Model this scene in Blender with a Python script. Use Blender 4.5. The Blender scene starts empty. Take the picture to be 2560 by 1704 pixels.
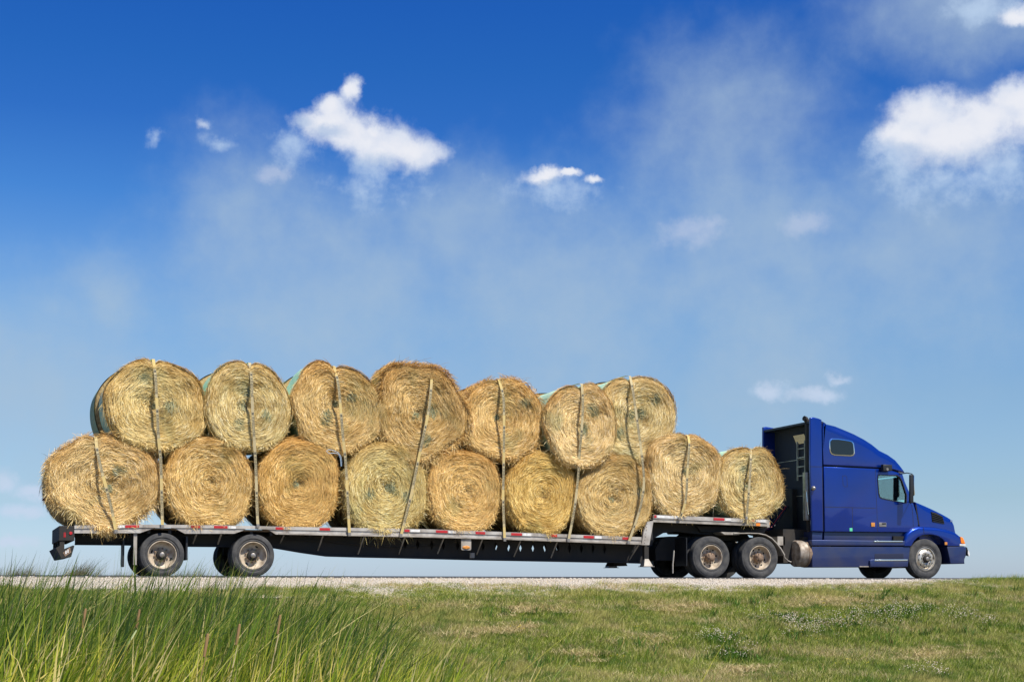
import bpy, bmesh, math, random
import numpy as np
from mathutils import Vector, Matrix
PI = math.pi
rng = np.random.default_rng(7)
random.seed(7)
scene = bpy.context.scene
COL = scene.collection

# ------------------------------------------------------------------ camera
TH = math.radians(20.8); PT = math.radians(3.5); F = 3580.0
CAM = Vector((-3.821, -30.961, -0.25))
SH = (618 - F*math.tan(PT))/2560
cd = bpy.data.cameras.new('camera'); cam = bpy.data.objects.new('camera', cd); COL.objects.link(cam)
cd.sensor_width = 36; cd.lens = F/2560*36; cd.shift_y = SH; cd.clip_start = 0.2; cd.clip_end = 20000
cam.location = CAM; cam.rotation_euler = (PI/2+PT, 0, -TH)
scene.camera = cam
_r = Vector((math.cos(TH), -math.sin(TH), 0))
_f = Vector((math.sin(TH)*math.cos(PT), math.cos(TH)*math.cos(PT), math.sin(PT)))
_u = Vector((-math.sin(TH)*math.sin(PT), -math.cos(TH)*math.sin(PT), math.cos(PT)))
def ray(px, py):
    return (_r*((px-1280)/F) + _u*((852-py)/F + SH*2560/F) + _f)
def W(px, py, Y=0.0):            # measured photo point -> world (X, Z) on the lateral plane Y
    d = ray(px, py); t = (Y-CAM.y)/d.y
    return (CAM.x+t*d.x, CAM.z+t*d.z)
def D(px, py): return (px*1.08659, py*1.08659)      # survey picture A
def PT1(zx, zy, Y=0.0): return W(1820+zx/3.2667, 1000+zy/3.2667, Y)

scene.view_settings.view_transform = 'Standard'; scene.view_settings.look = 'None'
scene.view_settings.gamma = 1; scene.view_settings.use_curve_mapping = False
scene.view_settings.exposure = 0.55

# ------------------------------------------------------------------ sun + sky
SUN = Vector((0.24, -0.50, 0.83)).normalized()      # direction towards the sun
SUN_EL = math.asin(SUN.z); SUN_AZ = math.atan2(SUN.x, SUN.y)
sd = bpy.data.lights.new('sun', 'SUN'); sd.energy = 5.0; sd.angle = math.radians(0.53); sd.color = (1, .955, .88)
so = bpy.data.objects.new('sun', sd); COL.objects.link(so)
so.rotation_euler = SUN.to_track_quat('Z', 'Y').to_euler(); so.location = (0, -20, 40)

w = bpy.data.worlds.new('World'); scene.world = w; w.use_nodes = True
NT = w.node_tree; NT.nodes.clear()
def wn(t, **k):
    n = NT.nodes.new(t)
    for a, b in k.items(): setattr(n, a, b)
    return n
def setin(n, i, v):
    if isinstance(v, bpy.types.NodeSocket): NT.links.new(v, n.inputs[i])
    else: n.inputs[i].default_value = v
def m(op, a, b=0.0, c=None, clamp=False):
    n = wn('ShaderNodeMath', operation=op, use_clamp=clamp); setin(n, 0, a); setin(n, 1, b)
    if c is not None: setin(n, 2, c)
    return n.outputs[0]
def mixc(f, a, b, mode='MIX'):
    n = wn('ShaderNodeMix', data_type='RGBA', blend_type=mode)
    setin(n, 0, f); setin(n, 6, a); setin(n, 7, b); return n.outputs[2]
def sstep(v, lo, hi):
    n = wn('ShaderNodeMapRange', interpolation_type='SMOOTHSTEP'); setin(n, 0, v); setin(n, 1, lo); setin(n, 2, hi); return n.outputs[0]
sky = wn('ShaderNodeTexSky', sky_type='NISHITA'); sky.sun_disc = False
sky.sun_elevation = SUN_EL; sky.sun_rotation = SUN_AZ; sky.altitude = 250; sky.air_density = 1.0; sky.dust_density = 0.6; sky.ozone_density = 2.2
tc = wn('ShaderNodeTexCoord'); sp = wn('ShaderNodeSeparateXYZ'); NT.links.new(tc.outputs['Generated'], sp.inputs[0])
az = m('ARCTAN2', sp.outputs[0], sp.outputs[1]); el = m('ARCSINE', sp.outputs[2])
def azel(px, py):
    d = ray(px, py).normalized(); return math.atan2(d.x, d.y), math.asin(d.z)
PXR = 1/F                                              # radians per survey pixel
def fbm(scale, detail, off=(0,0,0), rough=0.55, src=None):
    cb = wn('ShaderNodeCombineXYZ'); setin(cb, 0, m('ADD', az, off[0])); setin(cb, 1, m('ADD', el, off[1])); setin(cb, 2, off[2])
    n = wn('ShaderNodeTexNoise'); n.inputs['Scale'].default_value = scale; n.inputs['Detail'].default_value = detail
    n.inputs['Roughness'].default_value = rough; NT.links.new(cb.outputs[0], n.inputs['Vector']); return n.outputs[0]
n_big = fbm(7, 4, (3, 1, 0)); n_mid = fbm(26, 7, (1, 2, 5), .6); n_fine = fbm(75, 6, (4, 2, 1), .62)
wx = m('MULTIPLY', m('SUBTRACT', fbm(17, 7, (7, 3, 1), .6), .5), 70*PXR); wy = m('MULTIPLY', m('SUBTRACT', fbm(17, 7, (2, 8, 6), .6), .5), 70*PXR)
wx2 = m('MULTIPLY', m('SUBTRACT', fbm(55, 6, (1, 3, 9), .65), .5), 46*PXR); wy2 = m('MULTIPLY', m('SUBTRACT', fbm(55, 6, (5, 8, 2), .65), .5), 46*PXR)
azw = m('ADD', az, m('ADD', wx, wx2)); elw = m('ADD', el, m('ADD', wy, wy2))
def field(blobs, warp=False):
    out = None; az = azw if warp else globals()['az']; el = elw if warp else globals()['el']
    for (x, y, rx, ry) in blobs:
        x, y = D(x, y); rx *= 1.0866; ry *= 1.0866
        a0, e0 = azel(x, y)
        dx = m('MULTIPLY', m('SUBTRACT', az, a0), 1/(rx*PXR)); dy = m('MULTIPLY', m('SUBTRACT', el, e0), 1/(ry*PXR))
        r2 = m('ADD', m('MULTIPLY', dx, dx), m('MULTIPLY', dy, dy))
        v = m('SUBTRACT', 1.0, m('SQRT', r2))
        out = v if out is None else m('SMOOTH_MAX', out, v, .25)
    return out
# elevation factor 0 (horizon) .. 1 (22 deg)
ef = m('DIVIDE', el, math.radians(22.5), clamp=False)
ramp = wn('ShaderNodeValToRGB'); NT.links.new(ef, ramp.inputs[0])
ramp.color_ramp.interpolation = 'LINEAR'
cr = ramp.color_ramp.elements
SKYR = [(0.0, (.60, .73, 1.12)), (0.156, (.55, .65, .80)), (.332, (.58, .69, .80)), (.47, (.52, .71, .88)), (.573, (.40, .65, .92)), (.674, (.235, .55, .93)), (.804, (.13, .42, .88)), (.9, (.098, .394, .865)), (1.0, (.08, .364, .874))]
cr[0].position = SKYR[0][0]; cr[0].color = SKYR[0][1]+(1,)
cr[1].position = 1; cr[1].color = SKYR[-1][1]+(1,)
for p_, c_ in SKYR[1:-1]:
    e = cr.new(p_); e.color = c_+(1,)
base = mixc(1.0, sky.outputs[0], ramp.outputs[0], 'MULTIPLY')
K = 1/0.10                                             # colours below are radiances, background strength is .10
def rc(r_, g, b): return (r_*K, g*K, b*K, 1)
# thin smoke
sm1 = field([(60, 860, 320, 250), (235, 690, 130, 120), (560, 520, 190, 230), (760, 680, 420, 300), (1080, 520, 260, 160), (1300, 700, 420, 300), (1700, 520, 330, 330), (1780, 780, 300, 300), (2150, 560, 420, 260), (1680, 270, 260, 220), (2230, 20, 330, 110)], True)
sv = m('ADD', sm1, m('MULTIPLY', m('SUBTRACT', n_big, .5), 1.3))
sv = m('ADD', sv, m('MULTIPLY', m('SUBTRACT', n_mid, .5), .8))
sm = m('MULTIPLY', sstep(sv, -.45, 1.05), m('ADD', .45, m('MULTIPLY', n_mid, .55)))
c1 = mixc(m('MULTIPLY', sm, .85), base, rc(.27, .36, .46))
# soft under-parts of the cumulus
s2 = field([(880, 400, 170, 85), (690, 340, 90, 60), (2230, 400, 250, 80), (1270, 430, 160, 50), (2300, 20, 180, 50), (1770, 897, 60, 24), (1880, 908, 75, 20), (1925, 870, 30, 14), (70, 1132, 60, 28), (60, 1180, 70, 24), (10, 1110, 50, 40), (30, 1250, 60, 16), (355, 325, 24, 32), (460, 285, 30, 18), (2060, 350, 90, 60), (500, 330, 90, 30)], True)
v2 = m('ADD', m('ADD', s2, m('MULTIPLY', m('SUBTRACT', n_mid, .5), 2.6)), m('MULTIPLY', m('SUBTRACT', n_fine, .5), 1.2))
c2 = mixc(m('MULTIPLY', sstep(v2, 0.0, 1.3), .72), c1, rc(.36, .46, .60))
# crisp cumulus
s3 = field([(812, 214, 30, 36), (769, 244, 46, 36), (739, 281, 70, 42), (799, 301, 96, 50), (866, 301, 40, 40), (900, 335, 100, 70), (950, 352, 84, 52), (850, 325, 70, 50), (775, 275, 70, 50), (880, 352, 66, 34), (1250, 398, 62, 24), (1370, 408, 28, 14), (1310, 395, 40, 12),
            (2130, 265, 110, 66), (2200, 310, 170, 84), (2280, 275, 100, 62), (2335, 232, 72, 56), (2090, 315, 90, 58), (2400, 260, 120, 80), (2350, 40, 60, 26)], True)
v3 = m('ADD', s3, m('MULTIPLY', m('SUBTRACT', n_fine, .5), .65))
v3 = m('ADD', v3, m('MULTIPLY', m('SUBTRACT', n_mid, .5), .45))
d3 = m('MULTIPLY', sstep(v3, -.10, .62), .97)
shade = sstep(m('ADD', m('MULTIPLY', s3, 1.1), m('MULTIPLY', m('SUBTRACT', fbm(40, 5, (1.003, 2.004, 5)), .42), 1.6)), 0.05, 1.15)
und = sstep(m('ADD', field([(860, 385, 150, 34), (760, 300, 60, 22), (700, 280, 30, 30), (2230, 375, 230, 50), (2090, 350, 60, 30), (1260, 415, 90, 14)], True), m('MULTIPLY', m('SUBTRACT', n_mid, .5), .6)), -.1, .8)
ccol = mixc(m('MULTIPLY', und, .8), mixc(shade, rc(.40, .46, .58), rc(.58, .59, .63)), rc(.31, .39, .53))
s4 = field([(1590, 535, 100, 50), (1640, 520, 40, 26), (1860, 512, 66, 36), (1770, 895, 46, 26), (1870, 906, 70, 22), (1925, 868, 30, 16), (70, 1132, 46, 26), (60, 1182, 58, 20), (5, 1105, 40, 36), (30, 1250, 70, 18), (620, 400, 50, 24), (460, 287, 18, 14)], True)
v4 = m('ADD', m('ADD', s4, m('MULTIPLY', m('SUBTRACT', n_mid, .5), .8)), m('MULTIPLY', m('SUBTRACT', n_fine, .5), 1.1))
c2 = mixc(m('MULTIPLY', sstep(v4, -.1, .9), .40), c2, rc(.43, .465, .56))
c3 = mixc(d3, c2, ccol)
bg = wn('ShaderNodeBackground'); NT.links.new(c3, bg.inputs[0]); bg.inputs[1].default_value = .10
wo = wn('ShaderNodeOutputWorld'); NT.links.new(bg.outputs[0], wo.inputs[0])

# ------------------------------------------------------------------ materials
def mat(name, color, rough=.6, metal=0.0, coat=0.0, noise=None, bump=None, spec=.5):
    """noise=(scale, colour2, amount[, detail]) mixes in a second colour; bump=(scale,strength)"""
    M = bpy.data.materials.new(name); M.use_nodes = True; nt = M.node_tree; b = nt.nodes['Principled BSDF']
    b.inputs['Base Color'].default_value = tuple(color)+(1,); b.inputs['Roughness'].default_value = rough
    b.inputs['Metallic'].default_value = metal; b.inputs['Coat Weight'].default_value = coat; b.inputs['Coat Roughness'].default_value = .04
    b.inputs['Specular IOR Level'].default_value = spec
    t = nt.nodes.new('ShaderNodeTexCoord')
    if noise:
        n = nt.nodes.new('ShaderNodeTexNoise'); n.inputs['Scale'].default_value = noise[0]; n.inputs['Detail'].default_value = 6
        nt.links.new(t.outputs['Object'], n.inputs[0])
        r = nt.nodes.new('ShaderNodeMapRange'); r.inputs[1].default_value = .38; r.inputs[2].default_value = .68
        r.inputs[4].default_value = noise[2]; nt.links.new(n.outputs[0], r.inputs[0])
        x = nt.nodes.new('ShaderNodeMix'); x.data_type = 'RGBA'; nt.links.new(r.outputs[0], x.inputs[0])
        x.inputs[6].default_value = tuple(color)+(1,); x.inputs[7].default_value = tuple(noise[1])+(1,)
        nt.links.new(x.outputs[2], b.inputs['Base Color'])
        r2 = nt.nodes.new('ShaderNodeMapRange'); r2.inputs[3].default_value = rough; r2.inputs[4].default_value = min(1, rough+.25)
        nt.links.new(n.outputs[0], r2.inputs[0]); nt.links.new(r2.outputs[0], b.inputs['Roughness'])
    if bump:
        n = nt.nodes.new('ShaderNodeTexNoise'); n.inputs['Scale'].default_value = bump[0]; n.inputs['Detail'].default_value = 5
        nt.links.new(t.outputs['Object'], n.inputs[0]); bp = nt.nodes.new('ShaderNodeBump'); bp.inputs[0].default_value = bump[1]; bp.inputs[1].default_value = .02
        nt.links.new(n.outputs[0], bp.inputs['Height']); nt.links.new(bp.outputs[0], b.inputs['Normal'])
    return M
def island_mat(name, stops, rough=.7, patch=None, tint=False, transl=0.0, inst=False):
    """colour picked per strand (random per island) from stops; patch=(scale, colour, amount) world-space patches"""
    M = bpy.data.materials.new(name); M.use_nodes = True; nt = M.node_tree; b = nt.nodes['Principled BSDF']
    g = nt.nodes.new('ShaderNodeNewGeometry'); r = nt.nodes.new('ShaderNodeValToRGB')
    fac = g.outputs['Random Per Island']
    if inst:
        oi = nt.nodes.new('ShaderNodeObjectInfo'); a = nt.nodes.new('ShaderNodeMath'); a.operation = 'ADD'
        nt.links.new(fac, a.inputs[0]); nt.links.new(oi.outputs['Random'], a.inputs[1])
        fr = nt.nodes.new('ShaderNodeMath'); fr.operation = 'FRACT'; nt.links.new(a.outputs[0], fr.inputs[0]); fac = fr.outputs[0]
    nt.links.new(fac, r.inputs[0])
    e = r.color_ramp.elements; e[0].position = stops[0][0]; e[0].color = stops[0][1]+(1,); e[1].position = stops[-1][0]; e[1].color = stops[-1][1]+(1,)
    for p, c in stops[1:-1]:
        q = e.new(p); q.color = c+(1,)
    out = r.outputs[0]
    if patch:
        for (sc, cc, am, lo, hi) in patch:
            n = nt.nodes.new('ShaderNodeTexNoise'); n.inputs['Scale'].default_value = sc; n.inputs['Detail'].default_value = 3
            mp = nt.nodes.new('ShaderNodeVectorMath'); mp.operation = 'ADD'; mp.inputs[1].default_value = (sc*31, sc*17, 3)
            nt.links.new(g.outputs['Position'], mp.inputs[0]); nt.links.new(mp.outputs[0], n.inputs[0])
            q = nt.nodes.new('ShaderNodeMapRange'); q.inputs[1].default_value = lo; q.inputs[2].default_value = hi; q.inputs[4].default_value = am
            nt.links.new(n.outputs[0], q.inputs[0])
            x = nt.nodes.new('ShaderNodeMix'); x.data_type = 'RGBA'; nt.links.new(q.outputs[0], x.inputs[0]); nt.links.new(out, x.inputs[6]); x.inputs[7].default_value = cc+(1,)
            out = x.outputs[2]
    if tint:
        oi = nt.nodes.new('ShaderNodeObjectInfo'); x = nt.nodes.new('ShaderNodeMix'); x.data_type = 'RGBA'; x.blend_type = 'MULTIPLY'; x.inputs[0].default_value = 1
        nt.links.new(out, x.inputs[6]); nt.links.new(oi.outputs['Color'], x.inputs[7]); out = x.outputs[2]
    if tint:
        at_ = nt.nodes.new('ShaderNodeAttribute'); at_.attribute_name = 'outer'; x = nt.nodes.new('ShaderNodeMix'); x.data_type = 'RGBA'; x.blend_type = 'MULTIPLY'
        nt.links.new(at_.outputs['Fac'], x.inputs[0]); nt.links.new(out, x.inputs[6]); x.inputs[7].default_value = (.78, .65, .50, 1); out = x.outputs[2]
    nt.links.new(out, b.inputs['Base Color']); b.inputs['Roughness'].default_value = rough; b.inputs['Specular IOR Level'].default_value = .12
    if transl:
        tr = nt.nodes.new('ShaderNodeBsdfTranslucent'); nt.links.new(out, tr.inputs[0]); ms = nt.nodes.new('ShaderNodeMixShader'); ms.inputs[0].default_value = transl
        nt.links.new(b.outputs[0], ms.inputs[1]); nt.links.new(tr.outputs[0], ms.inputs[2]); nt.links.new(ms.outputs[0], nt.nodes['Material Output'].inputs[0])
    return M

M = {}
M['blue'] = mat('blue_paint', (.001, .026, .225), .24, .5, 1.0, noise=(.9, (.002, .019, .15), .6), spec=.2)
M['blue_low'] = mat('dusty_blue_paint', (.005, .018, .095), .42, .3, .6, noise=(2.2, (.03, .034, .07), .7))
M['dark'] = mat('black_plastic', (.012, .012, .013), .5)
M['seam'] = mat('seam_rubber', (.006, .006, .008), .7)
M['chassis'] = mat('chassis_steel', (.013, .012, .011), .7, noise=(3, (.05, .038, .026), .55))
M['frame'] = mat('trailer_frame', (.011, .011, .012), .65, noise=(2.0, (.035, .028, .022), .7))
M['alu'] = mat('aluminium', (.52, .48, .42), .42, .35, noise=(3.5, (.26, .22, .18), .95))
M['aludull'] = mat('weathered_aluminium', (.42, .38, .32), .55, .4, noise=(4, (.18, .15, .12), .8))
M['chrome'] = mat('chrome', (.75, .73, .70), .15, 1.0)
M['steel'] = mat('dull_steel', (.36, .33, .29), .35, .8, noise=(9, (.2, .16, .12), .7))
M['tyre'] = mat('tyre_rubber', (.030, .030, .031), .75, noise=(6, (.085, .080, .072), .9), bump=(40, .3))
M['tyred'] = mat('tyre_rubber_dark', (.016, .016, .016), .85)
M['rimw'] = mat('dusty_white_rim', (.52, .44, .33), .5, .1, noise=(8, (.26, .19, .12), .9))
M['rimd'] = mat('dusty_grey_rim', (.36, .31, .25), .5, .3, noise=(9, (.16, .11, .07), .9))
M['rima'] = mat('aluminium_rim', (.62, .58, .50), .3, .7, noise=(9, (.38, .31, .23), .8))
M['rust'] = mat('rusty_hub', (.17, .11, .07), .8, .1, noise=(20, (.3, .21, .14), .9))
M['hole'] = mat('hole_dark', (.006, .006, .006), .9)
M['red'] = mat('red_reflector', (.45, .015, .02), .3, noise=(30, (.3, .02, .02), .6))
M['white'] = mat('white_reflector', (.72, .70, .66), .35, noise=(20, (.45, .42, .38), .7))
M['orange'] = mat('orange_lens', (.85, .22, .02), .2)
M['amber'] = mat('amber_lens', (.55, .22, .04), .3)
M['green'] = mat('green_sticker', (.10, .55, .30), .4)
M['strap'] = mat('webbing_yellow', (.58, .43, .15), .8, noise=(2.5, (.46, .36, .18), .9), bump=(150, .3))
M['strapg'] = mat('webbing_faded', (.47, .38, .20), .8, noise=(3, (.36, .30, .18), .9))
M['ink'] = mat('ink', (.09, .08, .055), .8)
M['recess'] = mat('recess_blue', (.006, .010, .035), .6)
M['inside'] = mat('cab_interior', (.05, .05, .055), .8)
M['plank'] = mat('deck_wood', (.12, .08, .05), .85, noise=(6, (.2, .14, .09), .8))
M['twine'] = mat('blue_twine', (.45, .6, .75), .6)
def glass(name, tint, refl):
    G = bpy.data.materials.new(name); G.use_nodes = True; nt = G.node_tree; nt.nodes.clear()
    a = nt.nodes.new('ShaderNodeBsdfTransparent'); a.inputs[0].default_value = tint+(1,)
    b = nt.nodes.new('ShaderNodeBsdfGlossy'); b.inputs[0].default_value = (.9, .95, .95, 1); b.inputs[1].default_value = .02
    fz = nt.nodes.new('ShaderNodeFresnel'); fz.inputs[0].default_value = 1.5
    ad = nt.nodes.new('ShaderNodeMath'); ad.operation = 'MULTIPLY_ADD'; ad.inputs[1].default_value = 1.6; ad.inputs[2].default_value = refl; nt.links.new(fz.outputs[0], ad.inputs[0])
    x = nt.nodes.new('ShaderNodeMixShader'); o = nt.nodes.new('ShaderNodeOutputMaterial')
    nt.links.new(ad.outputs[0], x.inputs[0]); nt.links.new(a.outputs[0], x.inputs[1]); nt.links.new(b.outputs[0], x.inputs[2]); nt.links.new(x.outputs[0], o.inputs[0]); return G
M['glass'] = glass('tinted_glass', (.72, .98, .94), .10)
M['glassd'] = glass('dark_glass', (.04, .05, .05), .0)
HAY = [(0.0, (.22, .13, .045)), (.12, (.45, .30, .11)), (.35, (.68, .505, .22)), (.68, (.85, .68, .35)), (.88, (.94, .81, .50)), (1.0, (.95, .88, .70))]
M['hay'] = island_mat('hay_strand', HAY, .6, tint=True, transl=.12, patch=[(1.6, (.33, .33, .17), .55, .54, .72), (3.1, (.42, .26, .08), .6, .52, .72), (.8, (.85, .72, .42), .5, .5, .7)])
M['haycore'] = mat('hay_core', (.44, .31, .13), .9, noise=(14, (.20, .13, .05), .9), bump=(45, .9))
M['haygreen'] = island_mat('green_hay_strand', [(0, (.08, .09, .04)), (.5, (.20, .21, .11)), (1, (.42, .42, .26))], .7, transl=.1)

# ------------------------------------------------------------------ mesh helpers
def new_mesh(name, V, Fq, material, parent=None, smooth=None, loc=(0,0,0), props=None):
    me = bpy.data.meshes.new(name)
    V = np.asarray(V, dtype=np.float32)
    if isinstance(Fq, np.ndarray):
        k = Fq.shape[1]; nf = Fq.shape[0]
        me.vertices.add(len(V)); me.vertices.foreach_set('co', V.ravel())
        me.loops.add(nf*k); me.loops.foreach_set('vertex_index', Fq.astype(np.int32).ravel())
        me.polygons.add(nf); me.polygons.foreach_set('loop_start', np.arange(0, nf*k, k, dtype=np.int32))
        me.update(calc_edges=True)
    else:
        me.from_pydata([tuple(map(float, v)) for v in V], [], Fq); me.update()
    if isinstance(material, (list, tuple)):
        for x in material: me.materials.append(x)
    else: me.materials.append(material)
    if smooth is not None:
        me.polygons.foreach_set('use_smooth', np.ones(len(me.polygons), dtype=bool))
        if smooth < 180:
            try: me.set_sharp_from_angle(angle=math.radians(smooth))
            except Exception: pass
    o = bpy.data.objects.new(name, me); COL.objects.link(o); o.parent = parent; o.location = loc
    return o
def empty(name, loc, label=None, cat=None, group=None, parent=None):
    o = bpy.data.objects.new(name, None); COL.objects.link(o); o.location = loc; o.empty_display_size = .3
    o.parent = parent
    if label: tag(o, label, cat, group)
    return o
def tag(o, label, cat=None, group=None, kind=None):
    if label: o['label'] = label
    if cat: o['category'] = cat
    if group: o['group'] = group
    if kind: o['kind'] = kind
    return o
class MB:
    def __init__(s): s.v = []; s.f = []
    def add(s, v, f):
        n = len(s.v); s.v += [tuple(x) for x in v]; s.f += [tuple(i+n for i in q) for q in f]; return s
    def box(s, x0, x1, y0, y1, z0, z1, Mx=None):
        v = [(x, y, z) for x in (x0, x1) for y in (y0, y1) for z in (z0, z1)]
        if Mx is not None: v = [tuple(Mx @ Vector(p)) for p in v]
        return s.add(v, [(0,1,3,2),(4,6,7,5),(0,4,5,1),(2,3,7,6),(0,2,6,4),(1,5,7,3)])
    def prism(s, pts, y0, y1):        # polygon in XZ extruded along Y
        n = len(pts); A = sum(pts[i][0]*pts[(i+1)%n][1]-pts[(i+1)%n][0]*pts[i][1] for i in range(n))
        if A < 0: pts = pts[::-1]
        v = [(x, y0, z) for x, z in pts]+[(x, y1, z) for x, z in pts]
        return s.add(v, [tuple(range(n)), tuple(range(2*n-1, n-1, -1))]+[(i, i+n, (i+1)%n+n, (i+1)%n) for i in range(n)])
    def tube(s, pts, r, n=8, r2=None):
        pts = [Vector(p) for p in pts]; k = len(pts); base = len(s.v); vs = []
        ref = Vector((0, 0, 1))
        for i, p in enumerate(pts):
            t = (pts[min(i+1, k-1)]-pts[max(i-1, 0)]).normalized()
            a = t.cross(ref)
            if a.length < .2: a = t.cross(Vector((0, 1, 0)))
            a.normalize(); b = t.cross(a)
            rr = r if r2 is None else r+(r2-r)*i/(k-1)
            vs += [tuple(p+a*rr*math.cos(2*PI*j/n)+b*rr*math.sin(2*PI*j/n)) for j in range(n)]
        f = [(i*n+j, i*n+(j+1)%n, (i+1)*n+(j+1)%n, (i+1)*n+j) for i in range(k-1) for j in range(n)]
        f += [tuple(range(n-1, -1, -1)), tuple(range((k-1)*n, k*n))]
        return s.add(vs, f)
    def lathe(s, prof, n=48, c=(0, 0, 0), axis='Y'):   # prof: (radius, along-axis)
        vs = []
        for (r_, y) in prof:
            for j in range(n):
                a = 2*PI*j/n
                if axis == 'Y': vs.append((c[0]+r_*math.cos(a), c[1]+y, c[2]+r_*math.sin(a)))
                else: vs.append((c[0]+y, c[1]+r_*math.cos(a), c[2]+r_*math.sin(a)))
        f = [(i*n+j, i*n+(j+1)%n, (i+1)*n+(j+1)%n, (i+1)*n+j) for i in range(len(prof)-1) for j in range(n)]
        return s.add(vs, f)
    def build(s, name, material, parent=None, smooth=30, loc=None, bevel=0, label=None, kind=None):
        # world coordinates are made local to the parent's origin
        off = Vector((0, 0, 0))
        p = parent
        while p is not None: off += p.location; p = p.parent
        l = Vector(loc) if loc else Vector((0, 0, 0))
        V = [(x-off.x-l.x, y-off.y-l.y, z-off.z-l.z) for x, y, z in s.v] if loc is None or loc else s.v
        o = new_mesh(name, V, s.f, material, parent, smooth, l)
        bmx = bmesh.new(); bmx.from_mesh(o.data); bmesh.ops.recalc_face_normals(bmx, faces=bmx.faces); bmx.to_mesh(o.data); bmx.free()
        if smooth is not None and smooth < 180: o.data.set_sharp_from_angle(angle=math.radians(smooth))
        if bevel:
            md = o.modifiers.new('bevel', 'BEVEL'); md.width = bevel; md.segments = 2; md.limit_method = 'ANGLE'; md.angle_limit = math.radians(35)
        if label: o['label'] = label
        if kind: o['kind'] = kind
        return o
def loft_prism(pts, rad, y0, y1, seg=5):
    """solid from an XZ outline with rounded side edges, radius per vertex"""
    n = len(pts)
    A = sum(pts[i][0]*pts[(i+1)%n][1]-pts[(i+1)%n][0]*pts[i][1] for i in range(n))
    if A < 0: pts = pts[::-1]; rad = rad[::-1]
    nr = []
    for i in range(n):
        a = Vector(pts[i-1]); b = Vector(pts[i]); c = Vector(pts[(i+1) % n])
        e1 = (b-a).normalized(); e2 = (c-b).normalized()
        n1 = Vector((e1.y, -e1.x)); n2 = Vector((e2.y, -e2.x)); q = n1+n2
        q = q/max(.35, q.length_squared/2) if q.length > 1e-6 else n1
        nr.append(q)
    B = MB(); vs = []
    rows = []
    for k in range(seg+1):
        t = k/seg*PI/2
        rows.append([(pts[i][0]-nr[i].x*rad[i]*(1-math.sin(t)), y0+rad[i]*(1-math.cos(t)), pts[i][1]-nr[i].y*rad[i]*(1-math.sin(t))) for i in range(n)])
    for k in range(seg, -1, -1):
        rows.append([(x, y1-(y-y0), z) for x, y, z in rows[k]])
    for r_ in rows: vs += r_
    f = [(k*n+i, (k+1)*n+i, (k+1)*n+(i+1)%n, k*n+(i+1)%n) for k in range(len(rows)-1) for i in range(n)]
    f += [tuple(range(n)), tuple(range(len(vs)-1, len(vs)-n-1, -1))]
    B.add(vs, f); return B
def noise2(x, y, seed=0):
    x = np.asarray(x, float); y = np.asarray(y, float); o = 0
    rr = np.random.default_rng(seed)
    for k in range(6):
        a = rr.uniform(0, 2*PI); fq = rr.uniform(.6, 2.2)*(1+k*.5); o = o+np.sin((x*math.cos(a)+y*math.sin(a))*fq+rr.uniform(0, 6))/(1+k*.5)
    return o/3.0

# ------------------------------------------------------------------ ground
def gz(x, y):
    """height of the ground"""
    x = np.asarray(x, float); y = np.asarray(y, float)
    z = np.interp(y, [-400, -60, -22, -14, -9.5, -5.5, -2.6, -1.9, -.55, 0.0, 3.3, 7.2, 8.8, 12, 60, 9000], [-1.9, -1.9, -1.95, -1.95, -1.5, -.74, -.31, -.20, -.03, -.0, .045, 0, -.12, -.9, -3, -9])
    amp = np.interp(y, [-16, -8, -3, -2.0, -1.2, 9.5, 14], [.08, .10, .05, .025, 0, 0, .1])
    edge = np.interp(y, [-3.2, -2.0, -1.0], [0, 1, 0])*.03*noise2(x*2.1, y, 5)
    return z+amp*noise2(x*.8, y*.8, 3)+edge
def grid_obj(name, xs, ys, mt, zoff=0.0, hf=gz):
    X, Y = np.meshgrid(xs, ys); Z = hf(X, Y)+zoff
    V = np.stack([X, Y, Z], -1).reshape(-1, 3); nx, ny = len(xs), len(ys)
    i = np.arange(nx-1)[None, :]+nx*np.arange(ny-1)[:, None]; i = i.ravel()
    Fq = np.stack([i, i+1, i+nx+1, i+nx], -1)
    return new_mesh(name, V, Fq, mt, smooth=180)
soil = mat('soil_and_thatch', (.09, .085, .035), .95, noise=(1.2, (.20, .165, .08), .9), bump=(8, 1.0))
xs = np.concatenate([np.linspace(-6000, -40, 12), np.arange(-30, 60, .35), np.linspace(70, 6000, 12)])
ys = np.concatenate([np.linspace(-900, -70, 6), np.arange(-60, -14, 1.0), np.arange(-14, 0, .14), np.arange(0, 14, .3), np.linspace(15, 8000, 24)])
g = grid_obj('ground', xs, ys, soil, -.03); g['kind'] = 'structure'; g['label'] = 'dry soil and thatch of the grassy roadside embankment'
# gravel shoulder
gm = bpy.data.materials.new('pale_gravel'); gm.use_nodes = True; nt = gm.node_tree; b = nt.nodes['Principled BSDF']; b.inputs['Roughness'].default_value = .9
t = nt.nodes.new('ShaderNodeTexCoord'); vo = nt.nodes.new('ShaderNodeTexVoronoi'); vo.inputs['Scale'].default_value = 22; nt.links.new(t.outputs['Object'], vo.inputs[0])
rp = nt.nodes.new('ShaderNodeValToRGB'); nt.links.new(vo.outputs['Color'], rp.inputs[0]); rp.color_ramp.elements[0].color = (.34, .285, .21, 1); rp.color_ramp.elements[1].color = (.66, .58, .47, 1)
nn = nt.nodes.new('ShaderNodeTexNoise'); nn.inputs['Scale'].default_value = 1.5; nn.inputs['Detail'].default_value = 6; nt.links.new(t.outputs['Object'], nn.inputs[0])
xx = nt.nodes.new('ShaderNodeMix'); xx.data_type = 'RGBA'; xx.blend_type = 'MULTIPLY'; mr = nt.nodes.new('ShaderNodeMapRange'); mr.inputs[1].default_value = .45; mr.inputs[2].default_value = .8; mr.inputs[4].default_value = .6
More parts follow.
